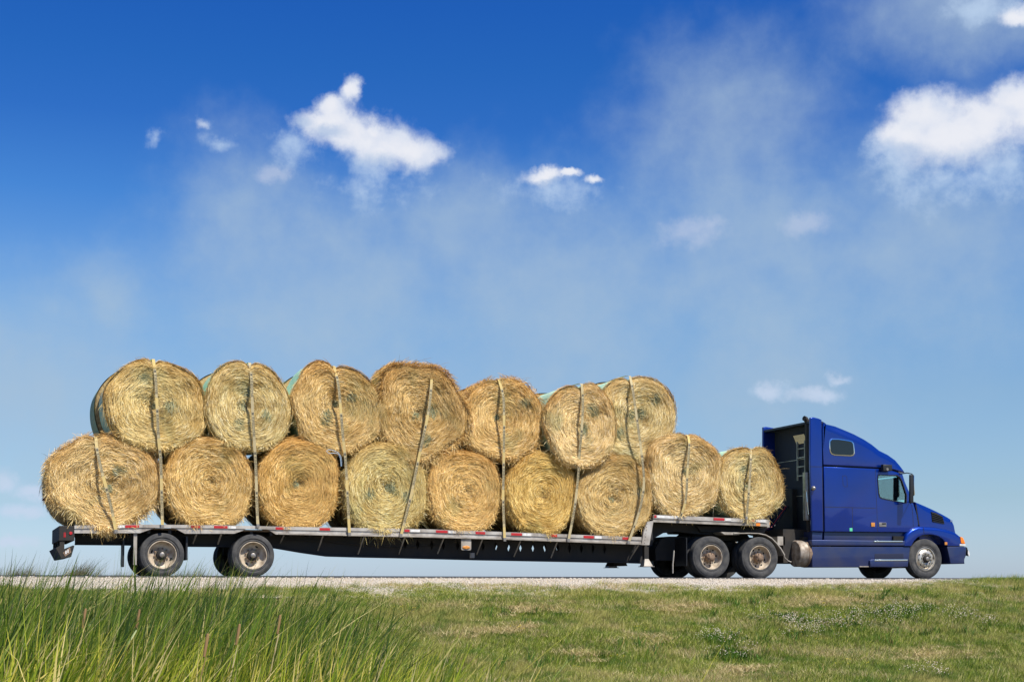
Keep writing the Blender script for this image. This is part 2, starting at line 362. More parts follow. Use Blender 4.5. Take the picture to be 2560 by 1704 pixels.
nt.links.new(nn.outputs[0], mr.inputs[0]); nt.links.new(mr.outputs[0], xx.inputs[0]); nt.links.new(rp.outputs[0], xx.inputs[6]); xx.inputs[7].default_value = (.8, .66, .45, 1)
nt.links.new(xx.outputs[2], b.inputs[0]); bp = nt.nodes.new('ShaderNodeBump'); bp.inputs[1].default_value = .05; nt.links.new(vo.outputs['Distance'], bp.inputs['Height']); nt.links.new(bp.outputs[0], b.inputs['Normal'])
sh = grid_obj('gravel_shoulder', np.concatenate([[-600, -200, -60], np.arange(-30, 60, .3), [90, 250, 600]]), np.arange(-3.4, -.44, .1), gm, .004); sh['kind'] = 'structure'; sh['label'] = 'pale gravel shoulder along the near edge of the road'
asph = mat('old_asphalt', (.055, .053, .05), .85, noise=(3, (.09, .085, .08), .8), bump=(60, .4))
rd = grid_obj('road', np.concatenate([[-3000, -600, -60], np.arange(-30, 60, 2.), [90, 250, 600, 3000]]), np.concatenate([np.arange(-.5, 7.3, .25)]), asph, .008); rd['kind'] = 'structure'; rd['label'] = 'dark asphalt road seen edge on under the truck'

# ------------------------------------------------------------------ instancing by geometry nodes (stuff)
def scatter(name, pts, rots, scl, idx, coll, label):
    me = bpy.data.meshes.new(name); n = len(pts)
    me.vertices.add(n); me.vertices.foreach_set('co', np.asarray(pts, np.float32).ravel())
    a = me.attributes.new('rot', 'FLOAT_VECTOR', 'POINT'); a.data.foreach_set('vector', np.asarray(rots, np.float32).ravel())
    a = me.attributes.new('scl', 'FLOAT_VECTOR', 'POINT'); a.data.foreach_set('vector', np.asarray(scl, np.float32).ravel())
    a = me.attributes.new('idx', 'INT', 'POINT'); a.data.foreach_set('value', np.asarray(idx, np.int32).ravel())
    o = bpy.data.objects.new(name, me); COL.objects.link(o)
    ng = bpy.data.node_groups.new(name+'_nodes', 'GeometryNodeTree')
    ng.interface.new_socket('Geometry', in_out='INPUT', socket_type='NodeSocketGeometry'); ng.interface.new_socket('Geometry', in_out='OUTPUT', socket_type='NodeSocketGeometry')
    gi = ng.nodes.new('NodeGroupInput'); go = ng.nodes.new('NodeGroupOutput'); ip = ng.nodes.new('GeometryNodeInstanceOnPoints'); ci = ng.nodes.new('GeometryNodeCollectionInfo')
    ci.inputs['Collection'].default_value = coll; ci.inputs['Separate Children'].default_value = True; ci.inputs['Reset Children'].default_value = True
    def na(nm, ty):
        q = ng.nodes.new('GeometryNodeInputNamedAttribute'); q.data_type = ty; q.inputs[0].default_value = nm; return q.outputs[0]
    ng.links.new(gi.outputs[0], ip.inputs['Points']); ng.links.new(ci.outputs[0], ip.inputs['Instance']); ip.inputs['Pick Instance'].default_value = True
    ng.links.new(na('idx', 'INT'), ip.inputs['Instance Index'])
    er = ng.nodes.new('FunctionNodeEulerToRotation'); ng.links.new(na('rot', 'FLOAT_VECTOR'), er.inputs[0]); ng.links.new(er.outputs[0], ip.inputs['Rotation'])
    ng.links.new(na('scl', 'FLOAT_VECTOR'), ip.inputs['Scale']); ng.links.new(ip.outputs[0], go.inputs[0])
    md = o.modifiers.new('scatter', 'NODES'); md.node_group = ng
    tag(o, label, None, None, 'stuff'); return o
def blades(n, rad, h0, h1, wid, lean, bend, segs=3, seed=0, wind=0.0, rot=None):
    """n curved blades as ribbons; returns V, F"""
    r_ = np.random.default_rng(seed); K_ = segs+1
    a = r_.uniform(0, 2*PI, n); rr = rad*np.sqrt(r_.uniform(0, 1, n)); b0 = np.stack([rr*np.cos(a), rr*np.sin(a), np.zeros(n)], -1)
    h = r_.uniform(h0, h1, n); az_ = r_.uniform(0, 2*PI, n); ln = lean*r_.uniform(.2, 1, n)
    dx = np.cos(az_)*ln+wind; dy = np.sin(az_)*ln; fa = r_.uniform(0, 2*PI, n); w_ = wid*r_.uniform(.6, 1.3, n)
    t_ = np.linspace(0, 1, K_)
    V = np.zeros((n, K_, 2, 3))
    for k, tt in enumerate(t_):
        q = tt**(1.4)*h; cx = b0[:, 0]+dx*h*(tt*.5+bend*tt*tt); cy = b0[:, 1]+dy*h*(tt*.5+bend*tt*tt); cz = h*tt*(1-.25*bend*tt*np.hypot(dx, dy))
        ww = w_*(1-tt)**.6*.5 if tt < 1 else w_*.03
        V[:, k, 0] = np.stack([cx-np.cos(fa)*ww, cy-np.sin(fa)*ww, cz], -1); V[:, k, 1] = np.stack([cx+np.cos(fa)*ww, cy+np.sin(fa)*ww, cz], -1)
    base = (np.arange(n)*K_*2)[:, None]+(np.arange(segs)*2)[None, :]; base = base.ravel()
    return V.reshape(-1, 3), np.stack([base, base+1, base+3, base+2], -1)
def tuft_coll(name, count, mt, fn):
    c = bpy.data.collections.new(name)
    for i in range(count):
        V, Fq = fn(i); o = new_mesh(name+'_tuft', V, Fq, mt, smooth=None); COL.objects.unlink(o); c.objects.link(o)
    return c
GR = [(0, (.028, .055, .008)), (.3, (.12, .19, .014)), (.6, (.27, .34, .034)), (.82, (.50, .47, .11)), (1, (.78, .66, .34))]
M['grass'] = island_mat('verge_grass', GR, .6, transl=.25, inst=True, patch=[(.55, (.50, .42, .15), .6, .52, .68), (1.7, (.06, .16, .014), .7, .52, .66), (4.5, (.05, .08, .012), .6, .55, .70)])
M['drygrass'] = island_mat('dry_grass', [(0, (.28, .20, .08)), (.5, (.55, .43, .20)), (1, (.75, .62, .36))], .7, transl=.2, inst=True)
M['farweed'] = island_mat('far_weeds', [(0, (.055, .075, .03)), (.6, (.13, .12, .06)), (1, (.24, .19, .11))], .8, transl=.1, inst=True)
M['clover'] = island_mat('clover_leaves', [(0, (.02, .06, .006)), (.6, (.05, .13, .012)), (1, (.11, .22, .03))], .6, transl=.2, inst=True)
M['petalw'] = mat('clover_flower', (.78, .66, .52), .8); M['petaly'] = mat('yellow_petal', (.85, .62, .02), .6)
ct = tuft_coll('short_grass', 10, M['grass'], lambda i: blades(40, .14, .05, .15, .0075, .8, .6, 2, 100+i, .12))
ct2 = tuft_coll('dry_grass', 5, M['drygrass'], lambda i: blades(30, .15, .05, .17, .0065, 1.1, .7, 2, 200+i, .12))
ctt = tuft_coll('taller_grass', 6, M['grass'], lambda i: blades(22, .11, .12, .30, .008, .5, .5, 3, 300+i, .3))
def in_view(x, y, marg=3.0):
    dx = x-CAM.x; dy = y-CAM.y; a = np.arctan2(dx, dy); return (a > math.radians(1.1-marg)) & (a < math.radians(40.5+marg))
def scat_pts(n, y0, y1, seed, dens=None, zo=-.03):
    r_ = np.random.default_rng(seed); x = r_.uniform(-14, 34, n); y = r_.uniform(y0, y1, n)
    k = in_view(x, y)
    if dens is not None: k &= r_.uniform(0, 1, n) < dens(x, y)
    x = x[k]; y = y[k]; z = gz(x, y)+zo; n = len(x)
    s = r_.uniform(.65, 1.3, n)
    return np.stack([x, y, z], -1), np.stack([r_.uniform(-.1, .1, n), r_.uniform(0, .2, n), r_.uniform(-.7, .7, n)], -1), np.stack([s, s, s], -1), r_
def edge_d(x, y):     # grass thins out towards the gravel
    lim = np.interp(x, [-5, -1.5, 4.5, 7, 9, 14, 16.5, 17.6, 18.6, 20.2, 21.5, 40], [-2.6, -2.5, -1.9, -1.55, -1.5, -1.75, -1.55, -1.2, -.9, -.55, -.1, .2])+(.34*noise2(x*1.3, x*0, 9)+.25*noise2(x*5, y*3, 4))*np.interp(x, [17, 19], [1, .3])
    return np.clip((lim-y)/.28+.35, 0, 1)
p, ro, s, r_ = scat_pts(150000, -15, -.2, 1, edge_d)
hs = (.8+.35*noise2(p[:, 0]*1.1, p[:, 1]*1.1, 21))*np.interp(p[:, 1], [-3.0, -1.9, -1], [1, .75, .7])*np.interp(p[:, 0], [18.5, 21], [1, 1.5]); s *= hs[:, None]
scatter('short_grass', p, ro, s, r_.integers(0, 10, len(p)), ct, 'short green and straw coloured grass covering the embankment')
p, ro, s, r_ = scat_pts(60000, -15, -1.4, 2, lambda x, y: edge_d(x, y+.15)*np.clip(noise2(x*.9, y*1.3, 12)*1.3-.05, 0.04, 1))
scatter('dry_grass', p, ro, s, r_.integers(0, 5, len(p)), ct2, 'dry tan grass in patches on the embankment')
p, ro, s, r_ = scat_pts(26000, -15, -.25, 3, lambda x, y: edge_d(x, y+.1)*np.clip(noise2(x*.7, y*.9, 33)*1.4-.2+.9*((x > 19.8) & (y > -3.5)), 0.03, 1))
scatter('taller_grass', p, ro, s*.8, r_.integers(0, 6, len(p)), ctt, 'taller green grass clumps standing out of the short grass')

cm = tuft_coll('dead_mat', 4, M['drygrass'], lambda i: blades(60, .22, .03, .10, .006, 2.2, .9, 2, 700+i, .1))
r2_ = np.random.default_rng(51); mp_ = [(1650, 1515, 46, 7), (1730, 1520, 30, 5), (1985, 1515, 16, 7), (1460, 1640, 30, 8), (1250, 1580, 50, 8), (1600, 1600, 40, 10), (2120, 1500, 60, 9), (1100, 1520, 40, 7), (1850, 1680, 40, 8), (2300, 1640, 60, 10), (1350, 1520, 70, 8)]
DEADPX = [(a+r2_.normal(0, c), b+r2_.normal(0, d)) for a, b, c, d in mp_ for _ in range(int(c*.7))]
cb = tuft_coll('broad_weed', 4, island_mat('broad_weed_leaf', [(0, (.02, .055, .008)), (.5, (.06, .14, .016)), (.85, (.13, .20, .03)), (1, (.30, .22, .07))], .55, transl=.2, inst=True), lambda i: blades(30, .10, .08, .30, .030, .6, .5, 3, 800+i, .1))
p, ro, s, r_ = scat_pts(5200, -14, -2.4, 52, lambda x, y: np.clip(noise2(x*.6, y*.8, 91)*1.6-.55, .015, 1))
scatter('broad_weeds', p, ro, s*.8, r_.integers(0, 4, len(p)), cb, 'dark broad leaved weeds in clumps across the embankment')
# sparse tufts on the gravel
p, ro, s, r_ = scat_pts(6000, -2.5, -.6, 4, lambda x, y: np.clip(noise2(x*2.2, y*3, 8)*1.1, .03, 1)*np.where(x < 3, .25, 1.)*np.interp(y, [-2.3, -.6], [1, .3]))
scatter('shoulder_grass', p, ro, s*.45, r_.integers(0, 10, len(p)), ct, 'sparse grass tufts growing in the gravel shoulder')
# stones
def stone(i):
    r_ = np.random.default_rng(i); bmx = bmesh.new(); bmesh.ops.create_icosphere(bmx, subdivisions=1, radius=.02)
    V = np.array([v.co[:] for v in bmx.verts])*r_.uniform(.6, 1.3, (len(bmx.verts), 1))*np.array([1.2, 1, .7]); Fq = np.array([[v.index for v in f.verts] for f in bmx.faces]); bmx.free(); return V, Fq
cs = tuft_coll('gravel_stone', 6, mat('pale_stone', (.50, .45, .38), .9, noise=(9, (.33, .28, .22), .9)), stone)
p, ro, s, r_ = scat_pts(60000, -2.7, -.45, 5, None, .006)
k = r_.uniform(0, 1, len(p)) < np.clip((-p[:, 1]-.3)*.8, .25, 1); p, ro, s = p[k], ro[k], s[k]
scatter('gravel_stones', p, r_.uniform(0, 6, (len(p), 3)), s*.9, r_.integers(0, 6, len(p)), cs, 'loose pale stones on the gravel shoulder')
# clover patches with white flowers, right side
def clover(i):
    V, Fq = blades(26, .12, .04, .12, .028, .9, .4, 1, 400+i); return V, Fq
cc = tuft_coll('clover', 5, M['clover'], clover)
def flower(i):
    r_ = np.random.default_rng(500+i); V = []; Fq = []
    for k in range(5):
        c = np.array([r_.uniform(-.12, .12), r_.uniform(-.12, .12), r_.uniform(.10, .19)]); q = .0085
        o8 = np.array([(1,0,0),(-1,0,0),(0,1,0),(0,-1,0),(0,0,.8),(0,0,-.8)])*q+c; b_ = len(V)
        V += list(o8); Fq += [(b_+a, b_+b2, b_+c2) for a, b2, c2 in ((0,2,4),(2,1,4),(1,3,4),(3,0,4),(2,0,5),(1,2,5),(3,1,5),(0,3,5))]
    return np.array(V), np.array(Fq)
cf = tuft_coll('clover_flower', 4, M['petalw'], flower); cy = tuft_coll('yellow_flower', 2, M['petaly'], lambda i: flower(i+30))
def on_ground(px, py):     # where the sight line of a measured point meets the ground
    d = ray(px, py); t = 10 + np.arange(0, 30, .05)
    z = CAM.z+d.z*t; h = gz(CAM.x+d.x*t, CAM.y+d.y*t); k = int(np.argmax(z < h)) if (z < h).any() else len(t)-1
    return CAM+d*float(t[k])
PC = [(2180, 1545, 90, 26), (2240, 1535, 60, 20), (2400, 1545, 70, 22), (2470, 1560, 40, 14), (2040, 1580, 60, 18), (2120, 1560, 60, 20), (1990, 1585, 40, 10), (1800, 1600, 60, 16), (1830, 1640, 60, 14), (2000, 1565, 80, 14), (2330, 1690, 60, 10), (1950, 1550, 60, 16), (2310, 1525, 40, 12)]
fp = []; lp = []
rr_ = random.Random(5)
for (px, py, sx, sy) in PC:
    for k in range(int(sx*1.1)):
        q = on_ground(px+rr_.gauss(0, sx*.5), py+rr_.gauss(0, sy*.5)); lp.append(q[:])
        if rr_.random() < .33: fp.append(q[:])
def sc2(name, P, c, nidx, label, lo=.8, hi=1.3, z=-.02):
    P = np.array(P); n = len(P); P[:, 2] += z; s = rng.uniform(lo, hi, n)
    scatter(name, P, np.stack([np.zeros(n), np.zeros(n), rng.uniform(0, 6, n)], -1), np.stack([s, s, s], -1), rng.integers(0, nidx, n), c, label)
sc2('dead_grass_mats', [on_ground(a, b)[:] for a, b in DEADPX], cm, 4, 'flattened tan mats of dead grass on the embankment', .8, 1.4, .03)
sc2('clover', lp, cc, 5, 'dark green clover patches on the right of the embankment')
sc2('clover_flower', fp, cf, 4, 'small white clover flowers over the dark clover patches')
yp = [on_ground(x, y)[:] for x, y in [(2040, 1515), (2062, 1516), (2055, 1530), (2033, 1540), (2064, 1532), (2113, 1556), (2118, 1568), (1997, 1598), (2036, 1620), (994, 1537), (1032, 1545), (1286, 1588), (1313, 1592), (1603, 1585), (1598, 1590), (1549, 1662), (1556, 1672), (2180, 1677), (2110, 1680), (1450, 1685), (905, 1400+160)]]
sc2('yellow_flower', yp, cy, 2, 'scattered small yellow flowers in the grass', .7, 1.1, .02)
# weeds beyond the road
cw = tuft_coll('far_weeds', 6, M['farweed'], lambda i: blades(26, .22, .18, .62, .010, .45, .5, 3, 600+i, .35))
r_ = np.random.default_rng(8); n = 12000; x = r_.uniform(-40, 60, n); y = r_.uniform(7.9, 11.5, n)
dens = np.interp(x, [-30, -2, 1.5, 3.2, 6, 12], [.9, .9, .6, .28, .12, .03])*np.clip(.75+.8*noise2(x*1.1, y*0, 77), .1, 1)
k = r_.uniform(0, 1, n) < dens; x = x[k]; y = y[k]; n = len(x)
hh = np.interp(x, [-30, 1, 3, 6, 12], [1.3, 1.25, .85, .6, .35])*(.62+.55*np.clip(noise2(x*2.4, y*0, 78), -.5, 1))*r_.uniform(.6, 1.15, n)
scatter('far_weeds', np.stack([x, y, gz(x, y)-.02], -1), np.stack([np.zeros(n), r_.uniform(0, .25, n), r_.uniform(-.6, .6, n)], -1), np.stack([hh, hh, hh], -1), r_.integers(0, 6, n), cw, 'tall olive weeds on the far verge seen behind the trailer wheels')

# reeds / cattail leaves in the left foreground
def reeds(name, n, dmin, dmax, hmin, hmax, stops, seed, wid, label, right=17.0, transl=.3, pxmin=-1.0):
    r_ = np.random.default_rng(seed)
    a = math.radians(0)+r_.uniform(math.radians(pxmin), math.radians(right), n); d = np.sqrt(r_.uniform(dmin**2, dmax**2, n))
    x = CAM.x+np.sin(a)*d; y = CAM.y+np.cos(a)*d
    fade = np.interp(np.degrees(a), [right-7, right-3.5, right], [1, .62, .15]); k = r_.uniform(0, 1, n) < fade
    cl = .55+.7*noise2(x*1.9, y*1.9, seed+5); k &= r_.uniform(0, 1, n) < cl
    x, y, a, fade, d = x[k], y[k], a[k], fade[k], d[k]; n = len(x); z = gz(x, y)-.05
    h = r_.uniform(hmin, hmax, n)*(.75+.25*fade)*(1+.22*noise2(x*1.5, y*1.2, seed+9))
    h = np.minimum(h, (-.25+.03*d-z)*r_.uniform(.80, 1.12, n)*np.where(r_.uniform(0, 1, n) < .04, 1.12, 1))
    seg = 6; K_ = seg+1; wdx = r_.normal(.46, .27, n); wdy = r_.normal(-.02, .14, n); bnd = r_.uniform(.0, .5, n)
    droop = np.where(r_.uniform(0, 1, n) < .2, r_.uniform(.4, 1.3, n), 0); fa = r_.normal(0.2, .7, n); w_ = wid*r_.gamma(5, .18, n)
    V = np.zeros((n, K_, 2, 3))
    for k_, tt in enumerate(np.linspace(0, 1, K_)):
        off = h*(tt*.35+bnd*tt*tt+droop*np.maximum(0, tt-.6)**2*3)
        cx = x+wdx*off; cy_ = y+wdy*off; cz = z+h*(tt-.10*bnd*tt*tt-droop*np.maximum(0, tt-.65)**2*1.5)
        ww = w_*.5*min(1, (1-tt)*2.2+.03); tw = fa+tt*1.2
        V[:, k_, 0] = np.stack([cx-np.cos(tw)*ww, cy_-np.sin(tw)*ww, cz], -1); V[:, k_, 1] = np.stack([cx+np.cos(tw)*ww, cy_+np.sin(tw)*ww, cz], -1)
    b_ = ((np.arange(n)*K_*2)[:, None]+(np.arange(seg)*2)[None, :]).ravel()
    mt = island_mat(name+'_leaf', stops, .42, transl=transl); mt.node_tree.nodes['Principled BSDF'].inputs['Specular IOR Level'].default_value = .4
    o = new_mesh(name, V.reshape(-1, 3), np.stack([b_, b_+1, b_+3, b_+2], -1), mt, smooth=180); tag(o, label, None, None, 'stuff'); return o
RG = [(0, (.020, .048, .006)), (.35, (.075, .135, .012)), (.7, (.17, .25, .024)), (.88, (.33, .34, .06)), (1, (.66, .54, .22))]
RY = [(0, (.04, .08, .006)), (.3, (.18, .26, .014)), (.62, (.46, .50, .04)), (.83, (.68, .56, .10)), (1, (.82, .66, .33))]
reeds('cattail_reeds', 17000, 12, 21, 1.15, 1.95, RG, 11, .022, 'tall dark green cattail leaves leaning right in the left foreground', 15.5)
reeds('yellowing_reeds', 15000, 9.5, 15.5, .85, 1.5, RY, 12, .018, 'yellow green reed leaves low in the left foreground', 19.5, .35)
reeds('sparse_reeds', 300, 9, 14, 1.1, 1.5, RY, 14, .011, 'few thin reed blades in the bottom middle of the verge', 30, .3, 14)
# cattail heads
for i, (px, py, dd) in enumerate([(210, 1545, 12.5), (515, 1612, 10.5), (595, 1585, 11.5), (697, 1560, 12.5), (345, 1545, 13.0)]):
    d = ray(px, py).normalized(); q = CAM+d*dd; gq = float(gz(q.x, q.y))
    e = empty('cattail', (q.x-.25, q.y, gq), ['brown cattail head standing in the reeds near the left edge', 'pale brown cattail head lowest among the reeds', 'thin brown cattail between the two rear trailer wheels, low in the reeds', 'rust brown cattail below the second trailer wheel', 'faded cattail head below the first trailer wheel'][i], 'cattail', 'cattail heads among the reeds')
    B = MB(); B.tube([(q.x-.25, q.y, gq), (q.x-.1, q.y, gq+.6*(q.z-gq)), (q.x, q.y, q.z-.08)], .005, 5); B.build('stem', M['drygrass'], e)
    B = MB(); B.lathe([(.0, -.085), (.010, -.08), (.012, -.04), (.012, .05), (.009, .08), (.0, .085)], 10, (0, 0, 0)); B.v = [(q.x+x_+.15*y_, q.y+z_, q.z+y_) for x_, y_, z_ in B.v]; B.build("head", mat("cattail_brown", (.26, .15, .06), .9), e)

# ------------------------------------------------------------------ bales
def ribbons(P0, T, L, wd, Nrm, K_=3, curve=None, seed=0):
    """straight-ish ribbons; P (n,K,3) given directly"""
    pass
def strands_mesh(P, width, Nrm):
    """P (n,K,3) centre lines, width (n,), Nrm (n,3) facing direction"""
    n, K_, _ = P.shape; T = np.gradient(P, axis=1); S = np.cross(T, Nrm[:, None, :]); S /= np.maximum(1e-6, np.linalg.norm(S, axis=2, keepdims=True))
    tp = np.sin(np.linspace(.25, PI-.25, K_))[None, :, None]; S = S*width[:, None, None]*.5*tp
    V = np.stack([P-S, P+S], 2).reshape(-1, 3)
    b_ = ((np.arange(n)*K_*2)[:, None]+(np.arange(K_-1)*2)[None, :]).ravel()
    return V, np.stack([b_, b_+1, b_+3, b_+2], -1)
netm = mat('net_wrap', (.30, .36, .22), .8, noise=(10, (.22, .40, .26), .9), bump=(120, .6))
netg = mat('pale_green_net_wrap', (.50, .66, .46), .75, noise=(6, (.32, .60, .42), .9), bump=(120, .6))
def bale(idx, label, cx, cy, rx, ry, Y0=-.02, tint=(1, 1, 1), notch=None, spc=(0, 0), wrap=None, loose=1.0, N=16000, length=1.32, near=True, lump=1.0, green=0.0, shag=0.0, flat=.0, sq=2.25, group='round hay bales loaded on the flatbed trailer'):
    px, py = D(cx, cy); r_ = np.random.default_rng(1000+idx)
    X0, Z0 = W(px, py, Y0); XL, _ = W(px-rx*1.0866, py, Y0); XR, _ = W(px+rx*1.0866, py, Y0); _, ZT = W(px, py-ry*1.0866, Y0); _, ZB = W(px, py+ry*1.0866, Y0)
    X0 = (XL+XR)/2; Z0 = (ZT+ZB)/2; RX = (XR-XL)/2; RZ = (ZT-ZB)/2
    if isinstance(cx, tuple): pass
    cav = r_.uniform(.07, .15); ph = r_.uniform(0, 6, 6); am = r_.normal(0, .017*lump, 6)/np.array([1, 1, 1.2, 1.4, 1.8, 2])
    nph = None
    if notch is not None:
        nx, ny = D(*notch); wx, wz = W(nx, ny, Y0); nph = math.atan2((wz-Z0)/RZ, (wx-X0)/RX)
    def O(phi):
        c, s_ = np.cos(phi), np.sin(phi); k = (np.abs(c)**sq+np.abs(s_)**sq)**(-1/sq)
        for j in range(6): k = k*(1+am[j]*np.sin((j+2)*phi+ph[j]))
        if nph is not None:
            dphi = (phi-nph+PI) % (2*PI)-PI; k = k*(1-.10*np.exp(-(dphi/.08)**2)+.012*np.exp(-(np.abs(dphi)-.28)**2/.02))
        if flat: k = k*(1-flat*np.exp(-((phi+PI/2+PI) % (2*PI)-PI)**2/.35))
        return k*c*RX, k*s_*RZ
    SX, SZ = spc[0]*RX, spc[1]*RZ
    lseed = 40+idx; turns = r_.uniform(13, 17)
    prof = np.convolve(r_.normal(0, 1, 700), np.ones(5)/5, 'same')
    def surf(rho, phi):
        ox, oz = O(phi); x = SX+rho*(ox-SX*(1)); z = SZ+rho*(oz-SZ)
        sc = rho*turns+(phi % (2*PI))/(2*PI)
        gr = np.interp(sc*18, np.arange(700), prof)
        y = cav*(1-rho**1.7)+.12*np.clip((rho-.84)/.16, 0, 1)**2.2+.013*gr*(.55+.5*noise2(x*3.1, z*3.1, lseed+7))*np.clip(rho*3, 0, 1)+lump*.035*noise2(x*2.6, z*2.6, lseed)+lump*.018*noise2(x*6, z*6, lseed+1)
        y = y+.10*np.clip(-(z/RZ)-.55, 0, 1)*0+.05*(np.exp(-(rho/.10)**2))
        return x, y, z
    root = empty('hay_bale', (X0, Y0, Z0-RZ), label, 'hay bale', group)
    oz0 = RZ
    # core
    nr, ns = 44, 128
    if near:
        rho = np.linspace(0.0, 1, nr); phi = np.linspace(0, 2*PI, ns, endpoint=False); R_, P_ = np.meshgrid(rho, phi, indexing='ij')
        x, y, z = surf(R_, P_)
    else:
        nr = 2; rho = np.array([.0, 1]); phi = np.linspace(0, 2*PI, ns, endpoint=False); R_, P_ = np.meshgrid(rho, phi, indexing='ij'); ox, oz = O(P_); x, z = R_*ox, R_*oz; y = x*0+.02
    rows = [np.stack([x, y, z], -1)]
    ox, oz = O(phi)
    for yy, sc in ((.2, 1.0), (.5, 1.005), (length*.6, 1.005), (length-.12, 1.0), (length-.02, .96), (length, .85), (length, .0)):
        wob = 1+.008*np.sin(phi*7+yy*5+idx)
        sc = sc*(.972 if wrap else 1); rows.append(np.stack([ox*sc*wob, np.full(ns, yy), oz*sc*wob], -1)[None])
    G = np.concatenate(rows, 0); nR = G.shape[0]; V = G.reshape(-1, 3)+np.array([0, 0, oz0])
    i = np.arange(nR-1)[:, None]*ns; j = np.arange(ns)[None, :]; j2 = (j+1) % ns
    Fq = np.stack([i+j, i+j2, i+ns+j2, i+ns+j], -1).reshape(-1, 4)
    new_mesh('packed_hay', V, Fq, M['haycore'], root, 180)
    if wrap:
        rows = []
        for yy in np.linspace(.09 if near else .03, length-.03, 9):
            wob = (1.0 if yy > .2 else .992)+.004*np.sin(phi*9+yy*9+idx); rows.append(np.stack([ox*wob, np.full(ns, yy), oz*wob+0*yy], -1))
        G = np.stack(rows); V = G.reshape(-1, 3)+np.array([0, 0, oz0]); i = np.arange(8)[:, None]*ns
        Fq = np.stack([i+j, i+j2, i+ns+j2, i+ns+j], -1).reshape(-1, 4)
        new_mesh('net_wrap', V, Fq, wrap, root, 180)
    # face strands
    parts = []
    if near:
        n = int(N); rho0 = np.sqrt(r_.uniform(0.0012, .985, n)); ph0 = r_.uniform(0, 2*PI, n)
        Rm = (RX+RZ)/2; L = r_.uniform(.07, .27, n)*np.clip(rho0*2.2, .18, 1); K_ = 3
        dr = r_.normal(0, .026, n)+.25*(r_.uniform(0, 1, n) < .18)*r_.normal(0, .32, n); s_ = np.linspace(-.5, .5, K_)[None, :]
        phi_ = ph0[:, None]+s_*(L/(rho0*Rm))[:, None]; rh = np.clip(rho0[:, None]+dr[:, None]*s_*2*.6, .003, 1.015)
        x, y, z = surf(rh, phi_)
        lift = r_.exponential(.009, n)[:, None]*(1+1.6*s_)*1.0+.003; P = np.stack([x, y-lift, z], -1)
        nn_ = np.stack([r_.normal(0, .45, n), -np.ones(n), r_.normal(0, .45, n)], -1); parts.append((P, r_.uniform(.0035, .009, n), nn_))
        # rim frizz
        n = int(1500*loose); ph0 = r_.uniform(0, 2*PI, n); rh0 = r_.uniform(.93, 1.01, n); x, y, z = surf(rh0, ph0)
        c, s2 = np.cos(ph0), np.sin(ph0); tg = r_.normal(0, 1, n); L = r_.gamma(2.2, .024, n)*(.6+.5*loose)
        dirv = np.stack([c*.75-s2*tg, -r_.uniform(-.5, .7, n), s2*.75+c*tg-.15], -1); dirv /= np.linalg.norm(dirv, axis=1, keepdims=True)
        t_ = np.linspace(0, 1, 4)[None, :, None]; P = np.stack([x, y+.02, z], -1)[:, None, :]+dirv[:, None, :]*t_*L[:, None, None]; P[:, :, 2] -= (t_[:, :, 0]**2)*L[:, None]*.25
        parts.append((P, r_.uniform(.003, .009, n), r_.normal(0, 1, (n, 3))))
        # hanging beard at the bottom
        n = int(900*loose); ph0 = r_.normal(-PI/2+.0, .42, n); rh0 = r_.uniform(.86, 1.0, n); x, y, z = surf(rh0, ph0)
        cl = .4+.8*np.clip(noise2(x*7, x*0, lseed+3), 0, 1.5); L = r_.uniform(.05, .22, n)*cl
        dirv = np.stack([r_.normal(0, .5, n), -r_.uniform(.15, .7, n), -r_.uniform(.5, 1, n)], -1); t_ = np.linspace(0, 1, 4)[None, :, None]
        P = np.stack([x, y-.01, z], -1)[:, None, :]+dirv[:, None, :]*t_*L[:, None, None]; parts.append((P, r_.uniform(.004, .010, n), r_.normal(0, 1, (n, 3))))
    # side strands
    if (not wrap) or near:
        n = 2600 if not wrap else 900; n = n if near else 1500
        ph0 = r_.uniform(0, 2*PI, n); yy = r_.uniform(.03, length if not wrap else .16, n); L = r_.uniform(.08, .3, n); s_ = np.linspace(-.5, .5, 4)[None, :]
        phi_ = ph0[:, None]+s_*(L/((RX+RZ)/2))[:, None]; ox, oz = O(phi_); k = 1.004+r_.exponential(.010, n)[:, None]*(1+1.5*s_)
        P = np.stack([ox*k, yy[:, None]+s_*r_.normal(0, .03, n)[:, None], oz*k], -1); c, s2 = np.cos(ph0), np.sin(ph0)
        parts.append((P, r_.uniform(.005, .013, n), np.stack([c, r_.normal(0, .5, n), s2], -1)))
    if shag:
        n = int(5200*shag); ph0 = r_.uniform(.02, PI*.98, n); ph0 = np.where(r_.uniform(0, 1, n) < .35, r_.normal(-.55, .5, n), ph0); yy = r_.uniform(-.02, .9, n)**1.4; ox, oz = O(ph0); c, s2 = np.cos(ph0), np.sin(ph0)
        L = r_.uniform(.06, .22, n); tg = r_.normal(0, .7, n); th = .5+.5*np.clip(noise2(ph0*4, yy*3, lseed), -1, 1)
        dirv = np.stack([c*.55-s2*tg, r_.normal(-.1, .5, n), s2*.55+c*tg], -1); t_ = np.linspace(0, 1, 4)[None, :, None]; ba = np.stack([ox*(1+.07*th*r_.uniform(0, 1, n)), yy, oz*(1+.09*th*r_.uniform(0, 1, n))], -1)
        P = ba[:, None, :]+dirv[:, None, :]*t_*L[:, None, None]; P[:, :, 2] -= t_[:, :, 0]**2*L[:, None]*.3; parts.append((P, r_.uniform(.005, .012, n), r_.normal(0, 1, (n, 3))))
